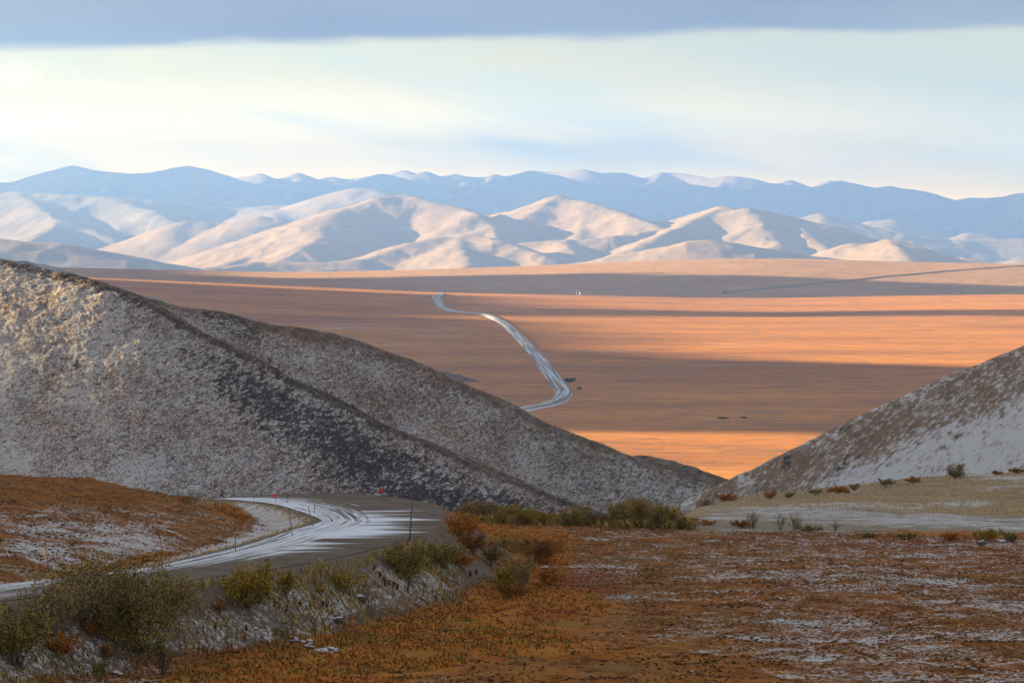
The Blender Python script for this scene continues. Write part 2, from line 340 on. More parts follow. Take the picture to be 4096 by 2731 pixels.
# farthest pale range, one spur running towards us from every summit
A = [(700, 740), (850, 735), (950, 712), (1037, 692), (1070, 704), (1110, 713), (1160, 708), (1196, 691), (1240, 706), (1275, 716), (1315, 706), (1395, 717), (1470, 705),
     (1560, 697), (1617, 681), (1675, 703), (1700, 690), (1760, 708), (1812, 697), (1870, 709), (1940, 712), (1975, 699), (2040, 704), (2100, 683), (2170, 681), (2230, 687),
     (2330, 677), (2400, 692), (2490, 694), (2560, 711), (2600, 710), (2640, 695), (2700, 693), (2800, 706), (2860, 711), (2920, 705), (2950, 706), (3000, 713), (3080, 732),
     (3110, 738), (3165, 724), (3210, 742), (3260, 748), (3325, 723), (3380, 740), (3500, 765), (3700, 790)]
ra = [([at(u, v, 20300 + 500 * math.sin(u * .01)) for u, v in A], 0.42, 60)]
for (u, v, du) in ((1037, 694, 45), (1196, 693, 30), (1330, 708, 60), (1617, 683, 70), (1700, 692, 30), (1812, 699, 90), (1975, 701, -60), (2100, 687, -80), (2330, 680, 60), (2490, 696, -20), (2640, 697, -50), (2920, 708, -50), (3165, 726, 30), (3325, 727, -60)):
    ra.append(([at(u, v, 20300 + 500 * math.sin(u * .01)), at(u + du * .5, v + 28, 19700), at(u + du * 1.3, v + 75, 19000)], 0.42, 40))
hill('far_mountains', ra, 600, 3800, 18500, 21400, 520, 110, M_far, sharp=9, namp=14, nsc=500, seed=3)
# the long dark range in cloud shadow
B1 = [(-300, 745), (-100, 738), (0, 734), (60, 736), (85, 744), (130, 727), (190, 722), (230, 696), (272, 669), (350, 683), (450, 695), (515, 698), (595, 697), (640, 690), (715, 669), (755, 665),
      (800, 675), (870, 697), (900, 700), (980, 722), (1050, 737), (1110, 735), (1180, 731), (1280, 740), (1350, 742), (1460, 731), (1500, 711), (1535, 700), (1600, 713), (1700, 735), (1800, 752), (1900, 765), (2000, 790)]
B2 = [(1700, 790), (1860, 757), (1950, 734), (2050, 712), (2080, 700), (2122, 684), (2200, 697), (2300, 720), (2450, 742), (2560, 752), (2650, 749), (2750, 736), (2850, 752), (2950, 766), (3030, 758),
      (3100, 735), (3150, 741), (3210, 750), (3270, 748), (3330, 735), (3355, 727), (3450, 742), (3510, 750), (3560, 744), (3640, 757), (3720, 772), (3780, 790), (3830, 801), (3900, 792), (4000, 794), (4060, 788), (4096, 778), (4300, 770), (4500, 800)]
rb = [([at(u, v, 17500) for u, v in B1], 0.34, 80)]
for (u, v, du) in ((272, 672, 60), (450, 700, -20), (755, 668, 90), (1110, 738, -60), (1535, 703, 90), (640, 695, -40)):
    rb.append(([at(u, v, 17500), at(u + du, v + 50, 16800), at(u + du * 1.8, v + 115, 15900)], 0.33, 70))
rb.append((P3((160, 792, 16300), (300, 758, 16300), (440, 748, 16300), (600, 768, 16250), (800, 800, 16200)), 0.3, 90))
rb.append((P3((700, 792, 16100), (815, 746, 16100), (860, 765, 16000), (930, 810, 15900)), 0.3, 60))
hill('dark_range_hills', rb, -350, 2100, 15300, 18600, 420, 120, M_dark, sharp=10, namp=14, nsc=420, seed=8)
rb = [([at(u, v, 17000) for u, v in B2], 0.34, 80)]
for (u, v, du) in ((2122, 688, 60), (2400, 738, 60), (2750, 740, 80), (3100, 738, 60), (3355, 731, 90), (3560, 748, 60), (3900, 796, 50), (4096, 783, 60)):
    rb.append(([at(u, v, 17000), at(u + du, v + 45, 16300), at(u + du * 2, v + 110, 15300)], 0.33, 70))
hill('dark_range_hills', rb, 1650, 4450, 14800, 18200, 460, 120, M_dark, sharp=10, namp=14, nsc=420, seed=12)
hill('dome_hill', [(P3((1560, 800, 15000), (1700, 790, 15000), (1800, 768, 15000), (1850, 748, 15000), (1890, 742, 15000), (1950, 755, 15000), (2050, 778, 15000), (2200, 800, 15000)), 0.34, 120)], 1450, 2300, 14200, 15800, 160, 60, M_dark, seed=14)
# hills in front of it
C1 = [(-400, 840), (-200, 815), (0, 789), (60, 771), (150, 772), (300, 785), (450, 790), (600, 803), (750, 820), (880, 831), (960, 834), (1080, 817), (1180, 821), (1290, 806), (1350, 776), (1430, 755), (1490, 757), (1580, 772), (1700, 800), (1850, 835)]
hill('smooth_hills', [([at(u, v, 13200) for u, v in C1], 0.30, 130),
      (P3((60, 772, 13200), (110, 800, 13000), (180, 850, 12650), (230, 885, 12400), (330, 915, 12200), (440, 960, 11950), (560, 1040, 11500)), 0.32, 60),
      (P3((230, 885, 12400), (190, 925, 12000), (60, 985, 11500)), 0.3, 60),
      (P3((450, 792, 13200), (600, 850, 12700), (760, 925, 12300), (880, 985, 11800), (960, 1050, 11300)), 0.3, 90),
      (P3((960, 836, 13200), (1080, 850, 12900), (1200, 930, 12300)), 0.3, 90)],
     -450, 1950, 11000, 14300, 480, 170, M_far, sharp=9, namp=12, nsc=260, seed=21)
hill('lit_knoll', [(P3((760, 884, 11700), (870, 896, 11700), (950, 892, 11700), (1000, 877, 11650), (1045, 867, 11600), (1100, 874, 11600), (1160, 905, 11600), (1220, 950, 11600)), 0.34, 70),
      (P3((1060, 940, 11000), (1150, 925, 10900), (1250, 905, 10800)), 0.3, 40)], 300, 1500, 10700, 12400, 300, 110, M_mid, sharp=6, namp=6, nsc=150, seed=25)
D1 = P3((620, 1120, 8900), (790, 1082, 9100), (900, 1058, 9300), (1000, 1026, 9500), (1100, 978, 9700), (1200, 918, 9850), (1300, 864, 10000), (1400, 826, 10200), (1500, 797, 10350), (1560, 783, 10450), (1605, 778, 10500))
D2 = P3((1605, 778, 10500), (1660, 790, 10400), (1750, 815, 10300), (1850, 836, 10150), (1920, 862, 9950), (1960, 905, 9800), (2000, 960, 9600))
hill('central_peak', [(D1, 0.33, 60), (D2, 0.36, 40), (P3((1250, 905, 9900), (1300, 945, 9600), (1200, 1000, 9300), (1120, 1045, 9100)), 0.3, 50)],
     600, 2150, 8800, 11400, 460, 170, M_mid, sharp=5, namp=7, nsc=140, seed=31)
hill('second_peak', [(P3((1900, 960, 9800), (1990, 925, 9900), (2060, 895, 10050), (2130, 850, 10200), (2190, 812, 10350), (2245, 786, 10450)), 0.36, 40),
      (P3((1850, 870, 10900), (1990, 856, 10900), (2100, 838, 10800), (2190, 812, 10600), (2245, 788, 10450)), 0.36, 50),
      (P3((2245, 786, 10450), (2320, 805, 10350), (2400, 826, 10200), (2500, 858, 10000), (2600, 893, 9800), (2700, 940, 9600)), 0.34, 50),
      (P3((2320, 806, 10350), (2340, 880, 10050), (2330, 940, 9800)), 0.36, 30)],
     1800, 2800, 9300, 11500, 320, 150, M_mid, sharp=5, namp=6, nsc=140, seed=37)
hill('third_peak', [(P3((2400, 1050, 9000), (2520, 1002, 9200), (2610, 955, 9400), (2680, 925, 9550), (2740, 898, 9700), (2800, 868, 9900), (2885, 829, 10100)), 0.34, 40),
      (P3((2885, 829, 10100), (2935, 843, 10000), (2990, 838, 9950), (3050, 843, 9950), (3150, 869, 9900), (3300, 905, 9800), (3500, 960, 9700), (3700, 1010, 9600), (3950, 1060, 9500)), 0.32, 60),
      (P3((2300, 990, 9500), (2480, 925, 10000), (2590, 893, 10100), (2640, 890, 10100), (2740, 900, 10000)), 0.34, 40),
      (P3((3000, 842, 9950), (3050, 900, 9600), (3130, 980, 9200)), 0.32, 50), (P3((3150, 872, 9900), (3230, 940, 9500), (3330, 1010, 9100)), 0.32, 50)],
     2250, 4050, 8600, 11000, 460, 150, M_mid, sharp=5, namp=7, nsc=140, seed=41)
hill('back_hills', [(P3((2900, 900, 12000), (3100, 880, 12000), (3200, 866, 12000), (3270, 854, 12000), (3290, 872, 11950), (3400, 893, 11900), (3600, 932, 11800), (3800, 955, 11800), (4000, 958, 11800), (4300, 950, 11800)), 0.3, 70),
      (P3((3480, 905, 13300), (3500, 884, 13300), (3560, 882, 13300), (3610, 905, 13300), (3660, 940, 13300)), 0.34, 60),
      (P3((3860, 940, 12800), (3880, 934, 12800), (3940, 936, 12800), (4000, 960, 12800)), 0.34, 50)],
     2850, 4400, 11300, 13900, 300, 120, M_far, sharp=6, namp=9, nsc=200, seed=47)
hill('front_hill', [(P3((600, 1092, 8600), (800, 1078, 8700), (1050, 1050, 8900), (1300, 1048, 8950), (1450, 1035, 9000), (1560, 1001, 9100), (1650, 970, 9200), (1750, 955, 9250), (1850, 945, 9300), (1920, 946, 9250), (2000, 965, 9100), (2080, 990, 9000), (2180, 1035, 8800), (2300, 1075, 8700)), 0.32, 60),
      (P3((1860, 946, 9300), (1830, 990, 9000), (1880, 1060, 8600)), 0.32, 40)],
     550, 2400, 8200, 10000, 400, 120, M_mid, sharp=5, namp=6, nsc=120, seed=51)
hill('front_ridge', [(P3((1950, 985, 9500), (2060, 974, 9500), (2200, 963, 9500), (2300, 961, 9500), (2420, 950, 9500), (2520, 937, 9600), (2640, 915, 9700)), 0.34, 40),
      (P3((2250, 963, 9500), (2290, 1000, 9200), (2350, 1050, 8900)), 0.32, 40)], 1900, 2750, 8700, 10200, 240, 90, M_mid, sharp=5, namp=6, nsc=120, seed=55)
hill('low_hill', [(P3((2250, 1062, 8000), (2400, 1043, 8000), (2560, 1004, 8000), (2700, 982, 8000), (2800, 962, 8000), (2830, 960, 8000), (2900, 968, 8050), (3050, 992, 8100), (3200, 1018, 8150), (3400, 1042, 8200)), 0.26, 70),
      (P3((3380, 1032, 8900), (3398, 992, 8900), (3425, 972, 8900), (3480, 974, 8900), (3550, 960, 8850), (3600, 970, 8800), (3700, 995, 8700), (3850, 1030, 8600), (3980, 1058, 8500)), 0.34, 40),
      (P3((3550, 960, 8850), (3600, 1010, 8500), (3630, 1050, 8200)), 0.3, 40)], 2200, 4150, 7300, 9500, 460, 140, M_mid, sharp=5, namp=5, nsc=110, seed=61)
hill('left_ramp', [(P3((-400, 935, 8600), (0, 955, 8600), (200, 975, 8600), (350, 1005, 8600), (480, 1035, 8600), (600, 1062, 8600), (760, 1090, 8600)), 0.2, 120),
      (P3((4096, 1040, 8600), (4300, 1000, 8600), (4500, 980, 8600)), 0.3, 60)], -400, 4500, 7700, 9500, 500, 60, M_far, sharp=5, namp=5, nsc=150, seed=63)

# the far rise beyond the basin, and the plain
FR = P3((-500, 1045, 7000), (0, 1062, 7000), (400, 1075, 7000), (800, 1086, 7000), (1300, 1090, 7000), (1700, 1079, 7000), (2100, 1064, 7000), (2400, 1050, 7000), (2700, 1040, 7000), (2900, 1030, 7000), (3200, 1035, 7000), (3600, 1046, 7000), (4096, 1058, 7000), (4700, 1075, 7000))
def zrise(X, Y):
    xs = [p[0] for p in FR]; zs = [p[2] for p in FR]
    zc = sum(np.interp(X / Y * 7000 + q, xs, zs) for q in np.linspace(-130, 130, 9)) / 9; d = Y - 7000
    k = np.where(d < 0, 0.046, 0.08)
    z = zc - k * (np.sqrt(d * d + 250 ** 2) - 250)
    return np.maximum(z, np.where(Y > 7400, -0.018 * Y - 40, -172)) + 3.5 * fbm(X / 400, Y / 400, 71, 4)
u = np.linspace(-500, 4600, 700); y = np.concatenate([np.linspace(5300, 7300, 200), np.linspace(7320, 8200, 14), [9000, 12000, 18000, 26000, 33400]])
U, Y = np.meshgrid(u, y); X = (U - 2048) / F * Y
Zr = zrise(X, Y)
tag(grid_mesh('far_rise', X, Y, Zr, M_farplain), kind='structure')

CR = P3((-600, 1085, 5200), (0, 1100, 5200), (400, 1112, 5200), (1000, 1140, 5200), (1500, 1160, 5200), (1750, 1171, 5200), (2100, 1177, 5200), (2400, 1183, 5200), (2900, 1195, 5200), (3300, 1190, 5200), (3700, 1182, 5200), (4096, 1179, 5200), (4700, 1176, 5200))
def zplain(X, Y):
    xs = [p[0] for p in CR]; zs = [p[2] for p in CR]
    zc = sum(np.interp(X / Y * 5200 + q, xs, zs) for q in np.linspace(-90, 90, 7)) / 7
    base = np.interp(Y, [430, 700, 930, 1300, 1700, 3000, 3600], [-62, -82, -98, -126, -152, -147, -144])
    w = sst(Y, 3200, 5200); z = base * (1 - w) + zc * w
    z = np.where(Y > 5200, zc - 0.045 * (np.sqrt((Y - 5200) ** 2 + 80 ** 2) - 80), z)
    big = sst(Y, 1300, 2000)
    z = z + big * (1.6 * fbm(X / 900, Y / 330, 81, 3) + 0.6 * fbm(X / 220, Y / 80, 85, 4)) + 0.25 * fbm(X / 20, Y / 20, 88, 2)
    return z
y = np.concatenate([np.linspace(430, 1500, 60), np.geomspace(1510, 5400, 620), np.linspace(5430, 6100, 12)])
u = np.linspace(-700, 4800, 900)
U, Y = np.meshgrid(u, y); X = (U - 2048) / F * Y; Zp = zplain(X, Y)
sb = 0.25 + 0.9 * sst(2500 + 300 * fbm(X / 300, Y / 300, 2, 2), 2450, 2900) * sst(-Y, -4000, -3300)
grid_plain = tag(grid_mesh('tundra_plain', X, Y, Zp, M_plain, {'snowb': np.clip(sb + 1.1 * sst(Y, 3500, 3700) * sst(-Y, -4000, -3850) * sst(-U, -2000, -1700), 0, 1.6)}), kind='structure')
def on_plain(u, v, fn=zplain, y0=1500.0, y1=5300.0):
    ys = np.linspace(y0, y1, 4000); c = at(u, v, 1.0)
    zz = fn(c[0] * ys, ys) - c[2] * ys; i = np.argmax(zz > 0) if (zz > 0).any() else len(ys) - 1
    return np.array([c[0] * ys[i], ys[i], float(fn(np.array([c[0] * ys[i]]), np.array([ys[i]]))[0])])

M_mound = nearhill_mat('snow_dusted_mound', 'left')
def zero_at(X, Y, z): return {'rock': 0 * z - .02, 'green': 0 * z, 'snowb': 0 * z - 0.03}
hill('mound', [(P3((1500, 1500, 2720), (1640, 1484, 2720), (1760, 1483, 2720), (1820, 1494, 2710), (1880, 1516, 2700), (1960, 1545, 2690)), 0.45, 6)], 1450, 2000, 2640, 2800, 120, 50, M_mound, floor=-160, sharp=1.5, namp=2.0, nsc=14, seed=3, attrs=zero_at)
hill('distant_slope', [(P3((-500, 960, 3200), (0, 1030, 3200), (130, 1046, 3200), (230, 1068, 3200), (320, 1103, 3200), (400, 1135, 3200), (500, 1162, 3200), (600, 1187, 3200), (750, 1225, 3200)), 0.40, -20)], -500, 900, 2900, 3500, 200, 60, M_dark, floor=-165, sharp=3, namp=4, nsc=60, seed=5)

# ------------------------------------------------------------------ the two near hills
LF = P3((-700, 900, 880), (-300, 980, 860), (0, 1045, 845), (200, 1085, 838), (400, 1135, 830), (560, 1190, 822), (700, 1268, 815), (850, 1345, 807), (1000, 1425, 800), (1150, 1500, 790), (1300, 1572, 780), (1600, 1720, 765), (1900, 1850, 750), (2150, 1950, 735), (2400, 2040, 720), (2600, 2110, 710))
LB = P3((420, 1160, 850), (600, 1207, 880), (700, 1222, 890), (800, 1232, 900), (950, 1268, 915), (1050, 1290, 925), (1180, 1308, 935), (1300, 1338, 945), (1400, 1362, 950), (1500, 1395, 952), (1650, 1450, 955), (1900, 1560, 958), (2050, 1628, 958), (2200, 1702, 955), (2350, 1760, 950), (2500, 1818, 945), (2650, 1868, 940), (2760, 1895, 935), (2880, 1925, 930), (3100, 1990, 920))
LC = P3((2450, 1840, 1010), (2560, 1826, 1010), (2680, 1845, 1005), (2780, 1873, 1000), (2880, 1905, 1000), (3000, 1945, 1000))
lpx = lambda P: [proj(p[0], p[1], p[2]) for p in P]
def left_at(X, Y, z):
    u, v = proj(X, Y, z)
    cu = [p[0] for p in lpx(LF)]; cv = [p[1] for p in lpx(LF)]
    below = v - np.interp(u, cu, cv)                    # pixels below the front crest, on the near face
    n = fbm(X / 30, Y / 30, 4, 3)
    back = (below < 0)
    rock = -0.10 + 0.16 * sst(-np.abs(below - 40 - 0.10 * u), -260, 0) * sst(u, 300, 1100) + 0.14 * sst(u, 500, 1300) * sst(below, -20, 120) * sst(-below, -600, -200)
    rock = rock + 0.15 * sst(-np.abs(below - 14), -38, 0) + 0.12 * n  # darker band following the front crest, just below it
    rock = np.where(back, -0.02 + 0.16 * n, rock)
    snow = 0.055 * sst(-u, -1500, 0) + 0.010 * sst(v, 1500, 1950) * sst(-u, -1300, -600) + 0.030
    snow = snow - 0.10 * sst(-np.abs(below - 10), -26, 0)
    # the back crest is browner
    cu = [p[0] for p in lpx(LB)]; cv = [p[1] for p in lpx(LB)]
    bb = v - np.interp(u, cu, cv)
    snow = np.where(back, 0.02 + 0.03 * sst(bb, 20, 80) - 0.06 * sst(-bb, -40, -5), snow) + 0.045 * fbm(X / 14, Y / 30, 8, 3)
    return {'rock': rock, 'green': np.where(back, 0.45 * sst(u, 1500, 2200), 0.1) * 1.0, 'snowb': snow}
def left_post(X, Y, z):
    return z + 1.5 * fbm(X / 18, Y / 30, 14, 3) + 0.40 * fbm(X / 2.6, Y / 2.6, 15, 3) + 0.16 * fbm(X / 0.9, Y / 0.9, 19, 2)
hill('left_hill', [(LF, 0.44, -5), (LB, 0.38, -8), (LC, 0.4, -8)], -500, 3150, 640, 1040, 1250, 620, M_left, wob=0.0, floor=-110, sharp=2.0, namp=1.2, nsc=60, seed=91, attrs=left_at, post=left_post)
RH = P3((2150, 2330, 380), (2500, 2110, 395), (2600, 2066, 400), (2680, 2030, 405), (2850, 1957, 420), (3000, 1884, 433), (3200, 1780, 450), (3400, 1681, 465), (3600, 1588, 480), (3800, 1494, 495), (3950, 1428, 505), (4096, 1370, 515), (4500, 1230, 540), (4900, 1150, 560))
def right_at(X, Y, z):
    u, v = proj(X, Y, z)
    cv = np.interp(u, [p[0] for p in lpx(RH)], [p[1] for p in lpx(RH)])
    b = v - cv - (u - 2900) * 0.06
    band = sst(b, 90, 230)
    sn = -0.022 + 0.135 * band * sst(u, 2900, 3500) - 0.03 * sst(b, 300, 480) + 0.07 * fbm(X / 5, Y / 24, 5, 3)
    return {'rock': 0 * z - 0.09 + 0.08 * fbm(X / 10, Y / 30, 6, 3), 'green': 0 * z + 0.2, 'snowb': sn}
def right_post(X, Y, z): return z + 0.5 * fbm(X / 9, Y / 30, 24, 3) + 0.22 * fbm(X / 1.6, Y / 4.0, 25, 3) + 0.07 * fbm(X / 0.5, Y / 0.8, 26, 2)
hill('right_hill', [(RH, 0.24, -4)], 2150, 4500, 385, 640, 900, 460, M_right, wob=0.0, floor=-100, sharp=0.4, namp=0.8, nsc=40, seed=97, attrs=right_at, post=right_post)

# ------------------------------------------------------------------ foreground: tundra, embankment, gravel flat
def Rz(y): return -19 - 0.062 * (y - 152)
def onR(u, v):
    c = at(u, v, 1.0); y = (-19 + 0.062 * 152) / (c[2] + 0.062); return (c[0] * y, y)
OUT = [(-900, 2560), (-300, 2450), (0, 2405), (500, 2350), (1000, 2290), (1300, 2240), (1520, 2190), (1720, 2130), (1785, 2070), (1700, 2010), (1450, 1977), (1250, 1973), (1050, 1981), (900, 1990)]
INN = [(-900, 2450), (-300, 2368), (0, 2338), (330, 2300), (650, 2258), (1000, 2175), (1170, 2120), (1275, 2090), (1278, 2075), (1200, 2045), (1100, 2017), (1000, 2004), (900, 1997), (850, 1996)]
outP = [onR(*p) for p in OUT]; innP = [onR(*p) for p in INN]
outP[-1] = (outP[-1][0], outP[-1][1]); 
UP = outP + [(-45, 296), (-70, 300), (-90, 290), (-90, 90), (-40, 90)]
roadpoly = outP + innP[::-1]
def zfg(X, Y, fine=True):
    R = Rz(Y); T = -20.9 - 0.065 * (Y - 130)
    T = T - 0.07 * np.maximum(Y - np.interp(X / Y * F + 2048, [1900, 2700, 3000, 4096], [321, 300, 292, 292]), 0)
    wf = sst(X - 0.052 * Y - 0.16 * np.maximum(Y - 372, 0), -3, 6) * sst(Y, 280, 300)
    flat = -32.0 - 0.068 * (Y - 300) + 3.2 * sst(X, 25, 80) * sst(Y, 370, 440)
    T = T * (1 - wf) + flat * wf - 0.5 * wf * sst(-Y, -312, -296)
    sd = poly_sd(X, Y, UP); rd = poly_sd(X, Y, roadpoly)
    kn = 1.7 * sst(-rd, 4, 24) - 0.7 * sst(-rd, 0.3, 3) * sst(rd, -9, -4)
    U0 = R + np.where(sd > 0, kn, 0)
    hgt = np.maximum(R - T, 0.5); wd = 1.35 * hgt + 1.5
    w = sst(-sd + 0.9 * fbm(X / 5, Y / 5, 33, 3) * sst(-sd, 0.5, 3), 0.2, wd)
    Z = U0 * (1 - w) + T * w
    if fine:
        onroad = sst(rd, -1.0, 0.3)
        q = 1 - onroad
        ton = sst(w, 0.6, 1.0) + sst(-rd, 3, 10) * (sd > 0)
        Z = Z + q * (0.55 * ton * (1 - wf) * fbm(X / 14, Y / 7, 40, 3) + (0.10 + 0.26 * ton * (1 - wf * .9)) * fbm(X / 2.2, Y / 1.3, 43, 3) + (0.03 + 0.11 * ton * (1 - wf * .8)) * fbm(X / 0.5, Y / 0.4, 47, 2))
        Z = Z - 0.12 * sst(rd, -0.1, 0.7)
    return Z, w, wf, rd, sd
u = np.arange(-330, 4430, 6.0); y = np.concatenate([np.linspace(100, 316, 560), np.linspace(316.6, 470, 220)])
U, Y = np.meshgrid(u, y); X = (U - 2048) / F * Y
Z, w, wf, rd, sd = zfg(X, Y)
PU, PV = proj(X, Y, Z)
def mpoly(pts, soft): return sst(poly_sd(PU, PV, pts) + soft * 1.2 * fbm(PU / 70, PV / 28, 60, 3), -soft, soft)
side = sst(-rd, 0, 0.8)
emb = sst(w, 0.0, 0.02) * (1 - sst(w, 0.86, 1.0)) * (wf < .5) * sst(-Y, -262, -235)
emb = np.clip(emb + sst(sd, -1.5, 0.2) * sst(rd, -2.0, 0) , 0, 1)
wedge = mpoly([(450, 2280), (700, 2228), (900, 2165), (1000, 2120), (1030, 2080), (1000, 2050), (950, 2022), (880, 2002), (1000, 2000), (1110, 2014), (1210, 2045), (1290, 2075), (1290, 2095), (1180, 2125), (1000, 2185), (700, 2255)], 12)
shoul = sst(-rd, 0, 0.6) * sst(rd, -2.2, -1.2) * (sd > 0) * (PU < 1400)
straw = np.clip(wedge * (0.75 + 0.5 * fbm(PU / 30, PV / 9, 3, 2)) + shoul * 0.9, 0, 1)
sflat = wf * sst(PU, 2640, 2760)
gpoly = mpoly([(2820, 2060), (3000, 2036), (3300, 2028), (3500, 2040), (3800, 2060), (4200, 2068), (4300, 2210), (3300, 2190), (2900, 2130), (2690, 2100)], 9)
straw = np.clip(straw + sflat * (1 - gpoly), 0, 1); gravel = sflat * gpoly
orange = np.clip(mpoly([(560, 2800), (760, 2690), (1000, 2600), (1300, 2560), (1500, 2440), (1700, 2420), (1900, 2330), (1750, 2180), (1850, 2050), (2300, 2150), (2250, 2320), (2500, 2450), (2200, 2520), (2400, 2590), (1900, 2620), (1500, 2800)], 50)
         + 0.4 * mpoly([(1500, 2500), (2300, 2480), (3000, 2620), (3500, 2740), (1700, 2740)], 60)
         + mpoly([(150, 2350), (300, 2300), (650, 2205), (700, 2215), (480, 2270), (320, 2310)], 12) + mpoly([(820, 2000), (900, 2005), (960, 2040), (1000, 2062), (960, 2090), (860, 2040)], 12)
         + 0.8 * sst(-np.abs(PV - (2085 + 0.035 * (PU - 2600))), -26, -4) * sst(PU, 2500, 2700), 0, 1)
red = np.clip(mpoly([(2150, 2300), (2350, 2280), (2550, 2330), (2400, 2370), (2200, 2350)], 25) + mpoly([(2000, 2420), (2300, 2430), (2400, 2460), (2100, 2470)], 20) + 0.5 * mpoly([(3050, 2135), (3600, 2165), (4200, 2190), (4200, 2215), (3300, 2180)], 10), 0, 1)
sb = 0.0 * Z - 0.002 + 0.030 * sst(PU, 2300, 3400) - 0.11 * orange - 0.05 * straw * (1 - wedge)
sb = sb + wedge * 0.10 + emb * 0.036 * sst(-rd, 1.0, 4) - emb * 0.12 * sst(rd, -2.5, -0.6)
sb = sb + 0.06 * mpoly([(0, 2060), (600, 2080), (700, 2150), (500, 2270), (100, 2280)], 60) * (sd > 0) - 0.09 * sst(-PV, -2050, -1960) * (sd > 0) * (PU < 900) * (1 - wedge)
sb = sb + 0.03 * gravel + sflat * (1 - gpoly) * (0.02 + 0.22 * fbm(X / 12, Y / 18, 71, 3)) + 0.05 * fbm(X / 9, Y / 5, 77, 3) * (1 - emb)
hollow = -fbm(X / 2.2, Y / 1.3, 43, 3)
tag(grid_mesh('tundra_ground', X, Y, Z, M_tundra, dict(emb=emb, straw=straw, gravel=gravel, orange=orange, red=red, snowb=sb, hollow=hollow)), kind='structure')

# near road: lofted between its two edges
def crom(P, n):
    P = np.array([2 * np.array(P[0]) - np.array(P[1])] + [np.array(p) for p in P] + [2 * np.array(P[-1]) - np.array(P[-2])]); out = []
    for i in range(1, len(P) - 2):
        t = np.linspace(0, 1, n, endpoint=(i == len(P) - 3))[:, None]; a, b, c, d = P[i - 1], P[i], P[i + 1], P[i + 2]
        out.append(0.5 * (2 * b + (c - a) * t + (2 * a - 5 * b + 4 * c - d) * t * t + (3 * b - a - 3 * c + d) * t ** 3))
    return np.concatenate(out)
ns = 40
O = crom(outP, ns); I = crom(innP, ns); nt_ = 90; t = np.linspace(0, 1, nt_)
RX = I[:, 0:1] * (1 - t) + O[:, 0:1] * t; RY = I[:, 1:2] * (1 - t) + O[:, 1:2] * t
RZ = Rz(RY) + 0.03 + 0.02 * fbm(RX / 1.5, RY / 1.5, 7, 2) + 0.0 * RX
tab = np.array([[.6, .5, .5, .5, .1]] * 2 + [[.6, .55, .35, .5, .1], [.6, .5, .25, .15, 0], [.6, .5, .12, 0, 0], [.6, .65, .5, .1, 0], [.6, .75, .75, .38, .0], [.6, .65, .75, .42, .05], [.7, .55, .6, .45, .12],
                [.8, .55, .2, .1, 0], [.85, .6, .2, 0, 0], [.9, .65, .2, 0, 0], [.9, .8, .3, 0, 0], [.9, .8, .3, 0, 0]])
si = np.linspace(0, len(OUT) - 1, RX.shape[0]); ti = t * 4
k0 = np.minimum(si.astype(int), 12); l0 = np.minimum(ti.astype(int), 3); fs = (si - k0)[:, None]; ft = (ti - l0)[None, :]
SB = (tab[k0][:, l0] * (1 - fs) + tab[k0 + 1][:, l0] * fs) * (1 - ft) + (tab[k0][:, l0 + 1] * (1 - fs) + tab[k0 + 1][:, l0 + 1] * fs) * ft
rad = sst(si, 4.2, 5.4)[:, None] * sst(-si, -9.3, -8.6)[:, None] * sst(t, 0.30, 0.5)[None, :]
tag(grid_mesh('gravel_road', RX, RY, RZ, M_road, dict(s=si[:, None] + 0 * RX, t=t[None, :] + 0 * RX, snowb=SB, radial=rad)), kind='structure')

# ------------------------------------------------------------------ far roads
def strip_road(name, px, half_top, half_base, hgt, mat_, fn, y0, y1, dense=14):
    C = crom([on_plain(u, v, fn, y0, y1)[:2] for u, v in px], dense)
    d = np.gradient(C, axis=0); n = np.stack([-d[:, 1], d[:, 0]], 1); n /= np.linalg.norm(n, axis=1)[:, None] + 1e-9
    offs = np.array([-half_base, -half_top, -half_top * .5, 0, half_top * .5, half_top, half_base * 1.0]); zo = np.array([-1.5, hgt, hgt + .1, hgt + .15, hgt + .1, hgt, -1.5])
    jit = 1 + 0.15 * fbm(np.arange(len(C)) * 0.9, 0 * np.arange(len(C)), 6, 2)
    OF = offs[None, :] * np.where(np.abs(offs) > half_top + .1, jit[:, None], 1)
    X = C[:, 0:1] + n[:, 0:1] * OF; Y = C[:, 1:2] + n[:, 1:2] * OF
    zc = fn(C[:, 0], C[:, 1]); zc = np.convolve(np.pad(zc, 4, 'edge'), np.ones(9) / 9, 'valid')
    Z = zc[:, None] + zo[None, :]
    L = np.cumsum(np.hypot(*d.T))
    return tag(grid_mesh(name, X, Y, Z, mat_, dict(s=L[:, None] + 0 * X, t=np.linspace(0, 1, 7)[None, :] + 0 * X)), kind='structure')
m, nt, pos = mat('distant_road_surface')
v_ = N(nt, 'ShaderNodeCombineXYZ', ins={0: attr(nt, 's'), 1: attr(nt, 't')}).outputs[0]
a1 = NOISE(nt, v_, 1.0, 3, 0.5, st=(0.004, 11, 1)); a2 = NOISE(nt, pos, 0.25, 4, 0.7)
c = MIX(nt, SS(nt, a1, 0.46, 0.56), (0.17, 0.155, 0.14), (0.62, 0.63, 0.68)); c = MIX(nt, M(nt, 'MULTIPLY', SS(nt, a2, 0.4, 0.7), 0.5), c, (0.36, 0.33, 0.30))
fin(nt, c, 0.9); M_froad = m
